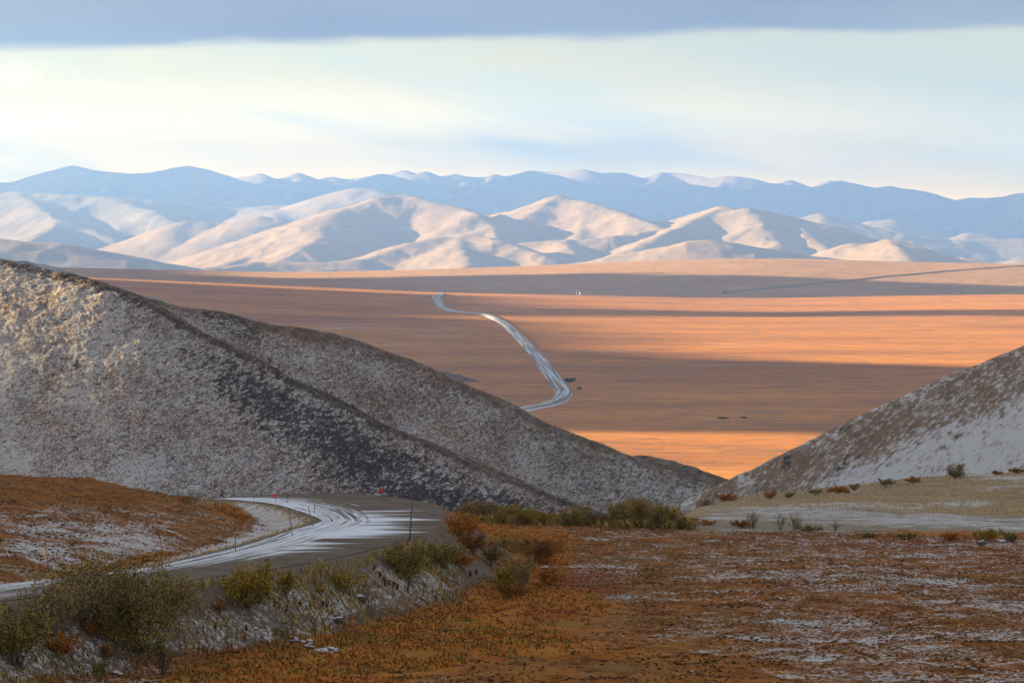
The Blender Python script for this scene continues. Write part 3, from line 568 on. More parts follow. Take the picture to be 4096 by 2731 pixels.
strip_road('distant_road', [(1850, 1662), (1960, 1656), (2060, 1648), (2125, 1633), (2178, 1625), (2232, 1603), (2256, 1572), (2240, 1546), (2210, 1505), (2170, 1452), (2125, 1398), (2076, 1349), (2036, 1309), (2000, 1284), (1960, 1266), (1929, 1258), (1895, 1255), (1865, 1252), (1839, 1249), (1800, 1243), (1775, 1234), (1762, 1222), (1750, 1204), (1742, 1188), (1770, 1177)], 5.0, 9.5, 2.0, M_froad, zplain, 1500, 5200)
strip_road('distant_road', [(2900, 1172), (3100, 1152), (3300, 1132), (3430, 1119), (3606, 1101), (3839, 1081), (4096, 1063), (4250, 1058)], 4.0, 8.0, 1.6, flat_mat('dark_road_bank', (0.17, 0.14, 0.11)), zrise, 5500, 7200)
# ------------------------------------------------------------------ plants
rng = np.random.default_rng(11)
def on_fg(u, v):
    ys = np.linspace(104, 466, 1450); c = at(u, v, 1.0)
    zz = zfg(c[0] * ys, ys)[0] - c[2] * ys; i = int(np.argmax(zz > 0)) if (zz > 0).any() else len(ys) - 1
    return np.array([c[0] * ys[i], ys[i], c[2] * ys[i]])
def gz(x, y): return float(zfg(np.array([x]), np.array([y]))[0][0])
def leaf_mat(name, a, b, c_):
    m = bpy.data.materials.new(name); m.use_nodes = True; nt = m.node_tree; nt.nodes.clear()
    g = N(nt, 'ShaderNodeNewGeometry'); r = g.outputs['Random Per Island']
    n = NOISE(nt, g.outputs['Position'], 1.7, 2, 0.5)
    col = RAMP(nt, M(nt, 'ADD', M(nt, 'MULTIPLY', r, 0.6), M(nt, 'MULTIPLY', n, 0.4)), [(0.25, a), (0.48, tuple(q * 1.05 for q in b)), (0.70, tuple(q * 1.5 for q in c_))])
    d = N(nt, 'ShaderNodeBsdfDiffuse', ins={0: col}); t = N(nt, 'ShaderNodeBsdfTranslucent', ins={0: col})
    x = N(nt, 'ShaderNodeMixShader', ins={0: 0.42, 1: d.outputs[0], 2: t.outputs[0]})
    N(nt, 'ShaderNodeOutputMaterial', ins={0: x.outputs[0]}); return m
LM = dict(olive=leaf_mat('olive_leaves', (0.075, 0.058, 0.016), (0.155, 0.115, 0.030), (0.27, 0.20, 0.06)),
          yellow=leaf_mat('yellow_leaves', (0.12, 0.080, 0.010), (0.26, 0.165, 0.018), (0.36, 0.25, 0.04)),
          grey=leaf_mat('greyish_leaves', (0.11, 0.080, 0.045), (0.20, 0.145, 0.075), (0.30, 0.22, 0.10)),
          gold=leaf_mat('olive_gold_leaves', (0.13, 0.085, 0.022), (0.25, 0.17, 0.045), (0.34, 0.25, 0.085)),
          orange=leaf_mat('orange_leaves', (0.15, 0.050, 0.010), (0.34, 0.115, 0.016), (0.44, 0.19, 0.04)),
          rust=leaf_mat('rust_leaves', (0.11, 0.042, 0.012), (0.20, 0.080, 0.020), (0.27, 0.125, 0.035)),
          red=leaf_mat('dark_red_seed_heads', (0.075, 0.012, 0.010), (0.13, 0.022, 0.016), (0.19, 0.045, 0.03)),
          green=leaf_mat('green_leaves', (0.055, 0.060, 0.012), (0.11, 0.11, 0.022), (0.18, 0.16, 0.035)),
          dkgreen=leaf_mat('dark_green_leaves', (0.06, 0.055, 0.025), (0.09, 0.085, 0.035), (0.12, 0.10, 0.05)),
          heath=leaf_mat('dark_heath_twigs', (0.035, 0.022, 0.012), (0.065, 0.038, 0.018), (0.07, 0.045, 0.02)),
          straw=leaf_mat('straw_grass_blades', (0.24, 0.15, 0.06), (0.38, 0.26, 0.12), (0.50, 0.38, 0.20)),
          brown=leaf_mat('brown_sedge_blades', (0.11, 0.036, 0.008), (0.17, 0.060, 0.013), (0.15, 0.065, 0.018)))
M_stem = flat_mat('willow_bark', (0.075, 0.050, 0.040), 0.8, 0.4, 9.0)
M_stemg = flat_mat('grey_twigs', (0.15, 0.115, 0.095), 0.8, 0.4, 9.0)
def leaves(C, size, up=0.0):
    n = len(C); d = rng.normal(size=(n, 3)); d[:, 2] += up; d /= np.linalg.norm(d, axis=1)[:, None]
    e = np.cross(d, rng.normal(size=(n, 3))); e /= np.linalg.norm(e, axis=1)[:, None] + 1e-9
    s = size * rng.uniform(0.6, 1.3, (n, 1)); a = d * s; b = e * s * 0.42
    V = np.stack([C - a * .5, C + b, C + a * .6, C - b], 1).reshape(-1, 3)
    return V, np.arange(4 * n).reshape(-1, 4)
def tubes(paths, r0, r1):
    """three-sided tapered tubes"""
    Vs, Fs, o = [], [], 0
    ang = np.array([0, 2.09, 4.19]); ring = np.stack([np.cos(ang), np.sin(ang), 0 * ang], 1)
    for p, k in paths:
        n = len(p); rr = np.linspace(r0 * k, r1 * k, n)
        Vs.append((p[:, None, :] + ring[None] * rr[:, None, None]).reshape(-1, 3))
        i = np.arange(n - 1)[:, None] * 3; j = np.arange(3)[None, :]
        Fs.append(np.stack([i + j, i + (j + 1) % 3, i + 3 + (j + 1) % 3, i + 3 + j], -1).reshape(-1, 4) + o); o += 3 * n
    return np.concatenate(Vs), np.concatenate(Fs)
def shrub(name, base, h, w, kind, label, cat='shrub', group=None, dens=1.0, lsize=0.10, bare=0.0, spiky=0.5, second=None):
    rs = np.random.default_rng(abs(hash((round(base[0], 2), round(base[1], 2)))) % 99991 if False else int(abs(base[0] * 1000) + base[1] * 77) % 99991)
    root = tag(empty(name, base), label, cat, group)
    px = F / 4 / base[1]                                           # render pixels per metre
    ns = int(np.clip(9 + w * h * 3.0, 9, 44)); paths = []; tips = []
    for i in range(ns):
        a = rs.uniform(0, 6.283); sp = w * 0.5 * rs.uniform(0.1, 1.0) ** 0.8; hh = h * rs.uniform(0.45, 1.0) ** 0.8 * (1 - 0.30 * (sp / (w * .5 + 1e-6)) ** 2)
        t = np.linspace(0, 1, 7)[:, None]; dr = np.array([math.cos(a), math.sin(a), 0])
        b0 = np.array([math.cos(a), math.sin(a), 0]) * 0.07 * w * rs.uniform(0, 1)
        p = b0 + dr * sp * (t ** 1.15) + np.array([0, 0, 1]) * hh * t ** (0.75 + 0.3 * (1 - spiky))
        p[1:] += rs.normal(size=(6, 3)) * 0.02 * h; p[0, 2] = -0.15
        paths.append((p, 1.0))
        nb = 3 if h * px < 18 else 6
        for j in range(nb):
            q = rs.uniform(0.3, 0.95); k = int(q * 6); o = p[k] * (1 - (q * 6 - k)) + p[min(k + 1, 6)] * (q * 6 - k)
            d = dr * rs.uniform(-.2, .7) + rs.normal(size=3) * .35 + np.array([0, 0, 0.9]); d /= np.linalg.norm(d)
            L = h * rs.uniform(0.12, 0.32) * (1.1 - q * .5); tt = np.linspace(0, 1, 4)[:, None]
            pp = o + d * L * tt + rs.normal(size=(4, 3)) * .01 * h * tt; paths.append((pp, 0.45)); tips.append(pp)
        tips.append(p[3:])
        if rs.uniform() < 0.4 and h * px > 8:
            k_ = rs.uniform(1.1, 1.35); q_ = p[2:] * np.array([1, 1, k_]) + rs.normal(size=(5, 3)) * .012 * h; paths.append((q_, 0.6))
    r = max(0.011 * h ** 0.5, 0.22 / px * (0.6 if bare < .6 else 0.9)) * 0.8
    V, Fq = tubes(paths, r, r * 0.35)
    mesh_np('stems', V, Fq, M_stemg if kind == 'grey' else M_stem, root)
    nl = int(dens * (1 - bare) * np.clip(w * h * 400, 150, 4600))
    if nl > 20:
        P = np.concatenate(tips); n1 = int(nl * .72); C1 = P[rs.integers(0, len(P), n1)] + rs.normal(size=(n1, 3)) * 0.035 * (w + h) * .5
        n2 = nl - n1; cl = P[rs.integers(0, len(P), max(8, n2 // 45))]; C2 = cl[rs.integers(0, len(cl), n2)] + rs.normal(size=(n2, 3)) * np.array([.075, .075, .07]) * (w + h) * .5
        C = np.concatenate([C1, C2]); C = C[C[:, 2] > 0.10 * h]
        s = max(lsize, 0.9 / px)
        V, Fq = leaves(C, s)
        mesh_np('foliage', V, Fq, LM[kind], root)
        if second:
            k = int(nl * .3); C = P[rs.integers(0, len(P), k)] * np.array([1, 1, .45]) + rs.normal(size=(k, 3)) * .06 * w
            C[:, 2] = np.abs(C[:, 2]) + .05; V, Fq = leaves(C, s); mesh_np('foliage', V, Fq, LM[second], root)['label'] = second + ' leaves low in the shrub'
    return root
def shr(name, ub, vb, vt, wpx, kind, label, base=None, **kw):
    b = on_fg(ub, vb) if base is None else base
    ppm = F / b[1]; return shrub(name, b, max(0.25, (vb - vt) / ppm), wpx / ppm, kind, label, **kw)

shr('willow_shrub', 60, 2655, 2400, 330, 'olive', 'broad olive willow in the bottom left corner of the bank', dens=1.5)
shr('willow_shrub', 205, 2560, 2265, 330, 'grey', 'thin grey twigged willow with tall bare shoots at the far left road edge', dens=1.2, bare=.25)
shr('willow_shrub', 360, 2530, 2245, 350, 'grey', 'tall brownish willow between the two large olive willows on the road bank', dens=1.6)
shr('willow_shrub', 575, 2610, 2215, 420, 'olive', 'largest olive willow on the bank with dark crooked lower stems', dens=1.7, second='yellow')
shr('willow_shrub', 470, 2500, 2195, 250, 'olive', 'upright willow behind the largest one with shoots crossing the snowy road', dens=1.1)
shr('willow_shrub', 300, 2450, 2190, 260, 'olive', 'slender willow whose top shoots stand against the snow streaks of the road', dens=.8, bare=.2)
shr('willow_shrub', 690, 2470, 2280, 220, 'grey', 'small grey brown willow to the right of the largest willow', dens=1.1)
shr('birch_shrub', 385, 2550, 2470, 130, 'orange', 'bright orange dwarf birch in front of the tall brownish willow', dens=2.0)
shr('birch_shrub', 255, 2630, 2525, 190, 'orange', 'dark orange dwarf birch between willows near the bottom left', dens=1.6)
shr('birch_shrub', 420, 2640, 2580, 110, 'rust', 'low rust brown birch on the snowy bank under the willows', dens=1.4)
shr('sapling', 655, 2700, 2480, 170, 'olive', 'sparse sapling with curved dark stems at the foot of the snowy bank', bare=.75, cat='sapling')
shr('sapling', 300, 2690, 2590, 120, 'grey', 'leafless crooked twigs on the snow below the willows', bare=1.0, cat='sapling')
shr('sapling', 395, 2725, 2630, 100, 'green', 'small sapling with green leaves at the bottom edge on snow', bare=.3, cat='sapling')
shr('twig_shrub', 800, 2445, 2345, 170, 'grey', 'dark bare twig shrub on the bank left of the yellow olive willow', bare=.8)
shr('twig_shrub', 880, 2455, 2385, 100, 'rust', 'reddish brown twig shrub beside the yellow olive willow', bare=.2)
shr('willow_shrub', 985, 2425, 2265, 250, 'yellow', 'rounded yellow olive willow on the bank with one tall shoot', dens=1.7, second='olive')
shr('willow_shrub', 1060, 2380, 2215, 70, 'yellow', 'narrow tall yellowish willow shoots behind the rounded willow', dens=.9)
shr('willow_shrub', 1140, 2388, 2278, 100, 'yellow', 'small upright yellow green willow right of the rounded one', dens=1.8)
shr('willow_shrub', 1385, 2370, 2270, 190, 'yellow', 'thin yellowish willow on the middle of the bank below the road shoulder', dens=1.0, bare=.15)
shr('willow_shrub', 1280, 2375, 2335, 60, 'yellow', 'tiny yellow willow tuft on the middle of the bank', dens=1.5)
shr('willow_shrub', 1625, 2310, 2160, 250, 'olive', 'spreading olive willow on the bank below the roadside pole', dens=1.5, second='yellow')
shr('willow_shrub', 1770, 2270, 2150, 210, 'olive', 'olive willow on the bank just right of the spreading one', dens=1.3)
shr('sapling', 1135, 2545, 2430, 110, 'grey', 'bare fan shaped sapling low on the snowy bank', bare=.95, cat='sapling')
shr('sapling', 1470, 2390, 2300, 60, 'grey', 'single bare sapling under the red seed stalks', bare=.95, cat='sapling')
shr('birch_shrub', 1850, 2150, 2040, 170, 'orange', 'orange birch shrub right at the tip of the road bend', dens=1.5)
shr('birch_shrub', 1895, 2215, 2120, 170, 'rust', 'rust brown birch below the tip of the road bend', dens=1.5)
shr('birch_shrub', 1850, 2275, 2190, 160, 'orange', 'orange birch below the rust brown one near the bank end', dens=1.5)
shr('birch_shrub', 2060, 2215, 2142, 230, 'gold', 'wide yellow orange shrub on the tundra past the road bend', dens=1.6)
shr('birch_shrub', 2160, 2250, 2142, 230, 'rust', 'large orange brown birch with dark hollow beneath on the tundra', dens=1.6, second='orange')
shr('birch_shrub', 2020, 2350, 2260, 200, 'yellow', 'yellow willow patch below the large orange birch', dens=1.5)
shr('twig_shrub', 2090, 2370, 2190, 140, 'grey', 'tall brown twiggy willow in front of the large orange birch', dens=.6, bare=.3)
shr('birch_shrub', 2200, 2345, 2250, 130, 'orange', 'small orange birch right of the tall twiggy willow', dens=1.5)
shr('birch_shrub', 2040, 2395, 2320, 130, 'rust', 'dark rust birch at the foot of the tall twiggy willow', dens=1.5)
shr('willow_shrub', 1960, 2260, 2170, 120, 'olive', 'olive willow between the bank end and the yellow orange shrub', dens=1.2)
words = 'first second third fourth fifth sixth seventh eighth ninth tenth eleventh twelfth thirteenth fourteenth fifteenth sixteenth seventeenth eighteenth nineteenth twentieth'.split()
band = [(1880, 1995, 90, 'gold', .1), (1925, 1985, 90, 'grey', .3), (1965, 2000, 90, 'grey', .35), (2010, 2020, 90, 'gold', 0), (2055, 2012, 90, 'gold', .1), (2100, 2025, 90, 'yellow', 0), (2145, 2030, 90, 'gold', 0),
        (2190, 2045, 90, 'yellow', 0), (2235, 2045, 90, 'gold', 0), (2280, 2025, 100, 'gold', .2), (2330, 2015, 100, 'gold', .1), (2375, 2035, 90, 'grey', .1), (2430, 2055, 90, 'orange', 0), (2465, 2005, 100, 'gold', .1),
        (2505, 1990, 110, 'gold', .15), (2550, 1975, 120, 'gold', .1), (2595, 1988, 110, 'grey', .2), (2635, 2005, 100, 'gold', .1), (2680, 2020, 110, 'yellow', 0), (2725, 2060, 90, 'gold', 0)]
for i, (u_, vt, w_, k_, b_) in enumerate(band):
    vb = 2080 + 0.035 * (u_ - 1880) + (6 if i % 2 else -3)
    shr('thicket_willow', u_, vb, vt, w_, k_, '%s willow from the left in the thicket behind the tundra%s' % (words[i], {'orange': ', bright orange', 'grey': ', greyish and twiggy', 'yellow': ', yellowish', 'gold': ', olive gold leaved'}[k_]),
        group='willow thicket between tundra and hills', bare=b_, dens=2.2, spiky=.8)
shr('twig_shrub', 3012, 2112, 2025, 65, 'grey', 'narrow bare twig clump at the left end of the gravel flat', bare=.8, dens=1)
shr('twig_shrub', 3120, 2118, 2050, 70, 'grey', 'left one of two joined bare twig clumps before the gravel flat', bare=.75)
shr('twig_shrub', 3178, 2120, 2043, 75, 'grey', 'right one of two joined bare twig clumps before the gravel flat', bare=.7)
shr('twig_shrub', 3340, 2125, 2080, 50, 'grey', 'faint small twig clump before the gravel flat right of the pair', bare=.8)
foot = [(2830, 2040, 1985, 90, 'grey', 'grey willow at the left foot of the right hill', .4), (2905, 2042, 2010, 110, 'orange', 'orange birch beside the grey willow at the left hill foot', 0), (3080, 2020, 1990, 70, 'orange', 'small rusty orange birch on the edge of the straw grass', 0),
        (3155, 2016, 1992, 60, 'grey', 'small grey green willow right of the rusty birch', .3), (3262, 2010, 1982, 70, 'grey', 'grey twig willow left of the long orange birch', .5), (3350, 2000, 1975, 140, 'orange', 'long low orange birch on the straw grass edge', 0),
        (3415, 1995, 1962, 60, 'grey', 'grey twigs at the right end of the long orange birch', .6), (3540, 1988, 1950, 80, 'grey', 'rounded grey twig bush against the snowy hill foot', .5), (3650, 1972, 1950, 80, 'orange', 'compact orange brown birch on the snowy hill foot', 0),
        (3820, 1955, 1890, 85, 'grey', 'tallest sparse willow on the snowy hill foot with green base', .6), (4070, 1930, 1905, 80, 'yellow', 'yellow green bush at the right edge on the hill foot', 0), (3990, 1942, 1925, 60, 'rust', 'rust coloured low bush left of the yellow green one', 0)]
for u_, vb, vt, w_, k_, lab, b_ in foot:
    yb = float(np.interp(u_, [2800, 3350, 3800, 4100], [392, 412, 428, 436])); c = at(u_, vb, 1.0); x_ = c[0] * yb
    zb = max(gz(x_, yb), -1e3); shr('foot_hill_shrub', u_, vb, vt, w_, k_, lab, base=np.array([x_, yb, zb]), bare=b_, dens=1.8, group='shrubs along the foot of the right hill', second='green' if u_ == 3820 else None)
edge_ = [(3480, 2150, 2128, 90, 'green', 'low green patch of willow on the tundra rim left'), (3620, 2155, 2132, 110, 'olive', 'low olive willow mat on the tundra rim middle'), (3800, 2160, 2128, 110, 'orange', 'low orange birch mat on the tundra rim'),
         (3940, 2160, 2112, 130, 'yellow', 'yellow orange birch clump on the tundra rim near the right edge'), (4040, 2165, 2130, 90, 'olive', 'olive brown birch clump at the right edge of the tundra rim'), (2960, 2110, 2080, 130, 'rust', 'rust birch mat below the narrow twig clump'), (3230, 2125, 2098, 120, 'olive', 'olive mat right of the joined twig clumps'), (2820, 2100, 2080, 110, 'orange', 'orange mat right of the willow thicket')]
for u_, vb, vt, w_, k_, lab in edge_: shr('mat_shrub', u_, vb, vt, w_, k_, lab, dens=2.2, group='low shrubs along the tundra rim', spiky=0.1)
for i, (u_, vb) in enumerate([(1497, 2285), (1520, 2310), (1537, 2330), (1556, 2345), (1573, 2352), (1590, 2362), (1542, 2348), (1632, 2370), (1200, 2430), (1290, 2430), (862, 2520), (985, 2530), (1880, 2310), (1905, 2300), (1868, 2205)]):
    lab = ['crimson dock stalk, uppermost on the bank', 'crimson dock stalk just below the uppermost', 'tall crimson dock stalk in the middle of the row', 'crimson dock stalk right of the tall one', 'crimson dock stalk near the lower end of the row', 'crimson dock stalk last but one of the row', 'small crimson dock stalk under the tall one', 'crimson dock stalk at the lower right end of the row',
           'reddish stalk below the tiny yellow willow tuft', 'reddish stalk right of the tiny willow tuft', 'dark red stalk on snow below the dark twig shrub', 'dark red stalk on snow under the rounded willow', 'red stalk on snow at the bank end, left of two', 'red stalk on snow at the bank end, right of two', 'red stalk at the shoulder of the road bend'][i]
    shr('dock_stalk', u_, vb, vb - 32, 9, 'red', lab, dens=1.6, lsize=.045, cat='plant', group='red dock stalks on the road bank')
# bushes far out on the plain
for u_, v_, h_, w_, lab in ((2281, 1527, 3.4, 12, 'largest dark green bush on the plain right of the road bend'), (2318, 1558, 2.2, 4, 'small dark bush right of the road bend on the plain'),
        (2890, 1674, .6, 11, 'long dark bush on the plain near the right hill'), (2975, 1672, .7, 6, 'shorter dark bush nearest the right hill')):
    b = on_plain(u_, v_); shrub('plain_bush', b, h_, w_, 'dkgreen', lab, cat='bush', dens=1.0, lsize=.5)

# ground cover that nobody could count
def scatter(name, n, box, keep, kind, hs, ws, label, cat, size_px=1.0):
    u = rng.uniform(box[0], box[1], n); y = rng.uniform(box[2], box[3], n); X = (u - 2048) / F * y
    Zc, w_, wf_, rd_, sd_ = zfg(X, y); pu, pv = proj(X, y, Zc)
    k = keep(pu, pv, X, y, w_, wf_, rd_, sd_); X, y, Zc = X[k], y[k], Zc[k]; n = len(X)
    h = rng.uniform(*hs, n); w2 = rng.uniform(*ws, n); a = rng.uniform(-.9, .9, n); lean = rng.normal(size=(n, 2)) * .35
    dx, dy = np.cos(a) * w2 / 2, np.sin(a) * w2 / 2; z0 = Zc - .03
    P = lambda x, yy, z: np.stack([x, yy, z], -1)
    V = np.stack([P(X - dx, y - dy, z0), P(X + dx, y + dy, z0), P(X + dx * .3 + lean[:, 0] * h, y + lean[:, 1] * h, z0 + h), P(X - dx * .5 + lean[:, 0] * h, y + lean[:, 1] * h, z0 + h * .8)], 1).reshape(-1, 3)
    return tag(mesh_np(name, V, np.arange(4 * n).reshape(-1, 4), LM[kind], smooth=False), label, cat, kind='stuff')
def pin(pts, soft=20): return lambda pu, pv: poly_sd(pu, pv, pts) + soft * 3 * vn(pu / 50, pv / 18, 3) > 0
or1 = pin([(560, 2800), (760, 2670), (1000, 2590), (1300, 2540), (1500, 2430), (1700, 2420), (1900, 2320), (1750, 2180), (1850, 2050), (2300, 2150), (2250, 2320), (2450, 2430), (2200, 2500), (2400, 2590), (1900, 2620), (1500, 2800)])
or2 = pin([(150, 2350), (300, 2300), (650, 2205), (700, 2215), (480, 2270), (320, 2310)], 8); or3 = pin([(820, 2000), (900, 2005), (960, 2040), (1000, 2062), (960, 2090), (860, 2040)], 8)
clump = lambda X, y, s, t: fbm(X / s, y / (s * .5), 55, 3) > t
scatter('dwarf_birch_cover', 170000, (-300, 2600, 104, 300), lambda pu, pv, X, y, w_, wf_, rd_, sd_: (or1(pu, pv) & (rd_ < -1.5) & clump(X, y, 2.5, -.14) & (w_ > .8)), 'orange', (.06, .24), (.05, .15), 'low orange dwarf birch carpet below the road bank', 'ground cover')
scatter('dwarf_birch_cover', 120000, (400, 2600, 104, 270), lambda pu, pv, X, y, w_, wf_, rd_, sd_: or1(pu, pv) & (rd_ < -1.5) & ~clump(X, y, 6.0, -.10) & (w_ > .8), 'olive', (.06, .20), (.05, .14), 'yellowish green dwarf willow carpet below the road bank', 'ground cover')
scatter('dwarf_birch_cover', 60000, (100, 1150, 150, 290), lambda pu, pv, X, y, w_, wf_, rd_, sd_: (or2(pu, pv) | or3(pu, pv)) & (rd_ < -1.2) & clump(X, y, 2.0, -.2), 'rust', (.05, .16), (.08, .2), 'orange brown dwarf birch strip in the ditch left of the road', 'ground cover')
scatter('heath_clumps', 150000, (-300, 4400, 106, 300), lambda pu, pv, X, y, w_, wf_, rd_, sd_: (((w_ > .93) & (wf_ < .3)) | ((sd_ > 0) & (rd_ < -4))) & (fbm(X / 4.5, y / 2.6, 155, 4) > .27), 'heath', (.03, .11), (.10, .28), 'dark brown heath clumps dotted over the tundra', 'ground cover')
scatter('sedge_tufts', 120000, (-300, 4400, 106, 300), lambda pu, pv, X, y, w_, wf_, rd_, sd_: (((w_ > .93) & (wf_ < .3)) | ((sd_ > 0) & (rd_ < -4))) & clump(X, y, 3.0, -.05), 'brown', (.03, .11), (.10, .30), 'brown sedge tufts all over the tundra', 'grass')
scatter('straw_grass', 60000, (-300, 4300, 130, 440), lambda pu, pv, X, y, w_, wf_, rd_, sd_: ((wf_ > .6) & (pu > 2690) & ((pv < 2036 + .035 * (pu - 3300)) | (pv > 2195))) | ((sd_ > 0) & (rd_ < -.3) & (rd_ > -1.8) & (pu < 1320)), 'straw', (.08, .28), (.06, .15), 'pale straw grass on the road shoulder and the flat', 'grass')
band_ = lambda pu, lo, hi, pv: (pv > lo + .035 * (pu - 1880)) & (pv < hi + .035 * (pu - 1880))
scatter('willow_undergrowth', 90000, (1840, 2780, 270, 325), lambda pu, pv, X, y, w_, wf_, rd_, sd_: band_(pu, 2066, 2088, pv) & clump(X, y, 3.0, -.25), 'gold', (.3, 1.0), (.05, .13), 'olive yellow undergrowth filling the thicket behind the tundra', 'ground cover')
scatter('birch_undergrowth', 30000, (1840, 4300, 270, 325), lambda pu, pv, X, y, w_, wf_, rd_, sd_: band_(pu, 2082, 2098, pv) & clump(X, y, 2.0, -.05) & (wf_ < .9), 'rust', (.06, .24), (.06, .16), 'orange brown dwarf birch strip along the foot of the thicket', 'ground cover')
scatter('bank_scrub', 60000, (-300, 1850, 110, 245), lambda pu, pv, X, y, w_, wf_, rd_, sd_: (sd_ < -.8) & (rd_ > -5.5) & (fbm(X / 2.2, y / 3.0, 171, 3) > .06), 'gold', (.12, .5), (.04, .12), 'low olive gold scrub fringing the upper road bank', 'ground cover')
scatter('bank_scrub', 40000, (-300, 1900, 106, 245), lambda pu, pv, X, y, w_, wf_, rd_, sd_: (sd_ < -2.5) & (rd_ > -9) & (fbm(X / 2.0, y / 2.6, 175, 3) > .17), 'rust', (.08, .35), (.05, .12), 'rust brown scrub scattered on the snowy road bank', 'ground cover')
scatter('bank_grass', 9000, (1000, 1750, 150, 240), lambda pu, pv, X, y, w_, wf_, rd_, sd_: (rd_ < -1.0) & (rd_ > -4.0) & (pu > 1220) & (pu < 1620), 'yellow', (.15, .45), (.03, .07), 'thin yellow grass on the upper bank', 'grass')

# ------------------------------------------------------------------ rocks at the foot of the bank
def rock(base, s, seed, label, group):
    rs = np.random.default_rng(seed); n1, n2 = 7, 10; V = []
    ax = np.array([s * rs.uniform(.8, 1.5), s * rs.uniform(.6, 1.0), s * rs.uniform(.45, .75)])
    for i in range(n1 + 1):
        th = math.pi * i / n1
        for j in range(n2):
            ph = 6.283 * j / n2; d = np.array([math.sin(th) * math.cos(ph), math.sin(th) * math.sin(ph), math.cos(th)])
            d = np.sign(d) * np.abs(d) ** .75; k = 1 + (.35 * float(vn(np.array([d[0] * 2 + seed]), np.array([d[1] * 2 + d[2] * 3]), 5)[0]) if 0 < i < n1 else 0); V.append(d * ax * k * .5)
    Fc = [(i * n2 + j, i * n2 + (j + 1) % n2, (i + 1) * n2 + (j + 1) % n2, (i + 1) * n2 + j) for i in range(n1) for j in range(n2)]
    o = mesh_np('rock', V, Fc, M_rock, smooth=False); o.location = base + np.array([0, 0, ax[2] * .08]); o.rotation_euler = (rs.uniform(-.2, .2), rs.uniform(-.2, .2), rs.uniform(0, 3)); return tag(o, label, 'rock', group)
m, nt, pos = mat('snow_capped_rock'); g = N(nt, 'ShaderNodeNewGeometry'); nz = N(nt, 'ShaderNodeSeparateXYZ', ins={0: g.outputs['Normal']}).outputs[2]
n_ = NOISE(nt, pos, 5, 4); c = MIX(nt, n_, (0.035, 0.033, 0.033), (0.12, 0.11, 0.10)); c = MIX(nt, SS(nt, M(nt, 'ADD', nz, M(nt, 'MULTIPLY', n_, .9)), 1.1, 1.3), c, SNOW); fin(nt, c, .9, n_, .6, .1); M_rock = m
for i in range(20):
    u_ = 1185 + i * 8.6 + rng.uniform(-8, 8); v_ = 2568 + i * 2.6 + rng.uniform(-14, 16)
    rock(on_fg(u_, v_), rng.uniform(.25, .6), 50 + i, 'dark snow capped rock in the heap at the foot of the bank', 'rocks heaped at the foot of the bank')
for i, (u_, v_, s_, lab) in enumerate(((1440, 2395, .55, 'brown boulder high on the snowy bank'), (1350, 2485, .5, 'greenish flat rock low on the snowy bank'), (470, 2700, .4, 'pale round stone at the bottom of the bank'), (2190, 2280, .7, 'flat snow topped rock among red bearberry'), (3925, 2175, .6, 'snowy rock on the tundra rim, left of two'), (4010, 2170, .7, 'snowy rock on the tundra rim near the right edge'))):
    rock(on_fg(u_, v_), s_ * 1.4, 90 + i, lab, None)

# ------------------------------------------------------------------ roadside poles, flags and the sign
M_pole = flat_mat('weathered_pole_paint', (0.085, 0.075, 0.065)); M_band = flat_mat('orange_reflective_band', (0.42, 0.20, 0.05), .5, .15)
M_steel = flat_mat('grey_steel', (0.07, 0.085, 0.09), .5); M_sign = flat_mat('grey_white_sign_sheet', (0.66, 0.68, 0.70), .45, .05, 1.0); M_ink = flat_mat('black_sign_ink', (0.02, 0.02, 0.022))
M_flag = flat_mat('red_flag_fabric', (0.95, 0.045, 0.025), .6, .1)
def cyl(name, p0, p1, r, mat_, parent, n=8):
    p0, p1 = np.array(p0, float), np.array(p1, float); d = (p1 - p0) / np.linalg.norm(p1 - p0)
    a = np.cross(d, [0.3, 1, 0.1]); a /= np.linalg.norm(a); b = np.cross(d, a); t = np.linspace(0, 6.2832, n, endpoint=False)[:, None]
    ring = np.cos(t) * a * r + np.sin(t) * b * r; V = np.concatenate([p0 + ring, p1 + ring]); Fc = [(j, (j + 1) % n, n + (j + 1) % n, n + j) for j in range(n)]
    o = mesh_np(name, V, Fc, mat_, parent)
    me = o.data; import bmesh; bm = bmesh.new(); bm.from_mesh(me); bmesh.ops.holes_fill(bm, edges=[e for e in bm.edges if e.is_boundary]); bm.to_mesh(me); bm.free(); return o
def pole(ub, vb, ut, vt, label, band=(.35, .72), r=.028, steel=False, flag=None, gnd=True):
    b = on_fg(ub, vb) if gnd else gnd; t = at(ut, vt, b[1]) - b; root = tag(empty('marker_pole', b), label, 'marker pole', 'marker poles along the road')
    if band:
        cyl('shaft', t * -.04, t * band[0], r, M_pole, root); cyl('reflective_band', t * band[0], t * band[1], r * 1.15, M_band, root); cyl('shaft_top', t * band[1], t, r, M_pole, root)
    else: cyl('shaft', t * -.04, t, r, M_steel if steel else M_pole, root)
    return root
pole(199, 2318, 180, 2157, 'leaning orange banded marker pole nearest the left edge', (.40, .86), r=.036)
pole(653, 2256, 638, 2135, 'leaning marker pole by the orange birch strip, second from the left edge', (.45, .7))
pole(943, 2211, 939, 2080, 'straight marker pole at the snowy ditch before the road bend', (.38, .66))
pole(1171, 2153, 1155, 2034, 'tilted dark marker pole on the straw grass inside the road bend', None)
pole(1256, 2112, 1233, 2025, 'most tilted marker pole at the inner tip of the road bend', (.45, .72))
pole(1257, 2060, 1258, 1958, 'upright marker pole in front of the snowy road right of the inner bend', (.4, .7))
pole(1151, 2016, 1153, 1924, 'upright marker pole with orange band just right of the left red flag', (.5, .8))
pole(1016, 2003, 1013, 1903, 'tall marker pole left of the left red flag', (.45, .75))
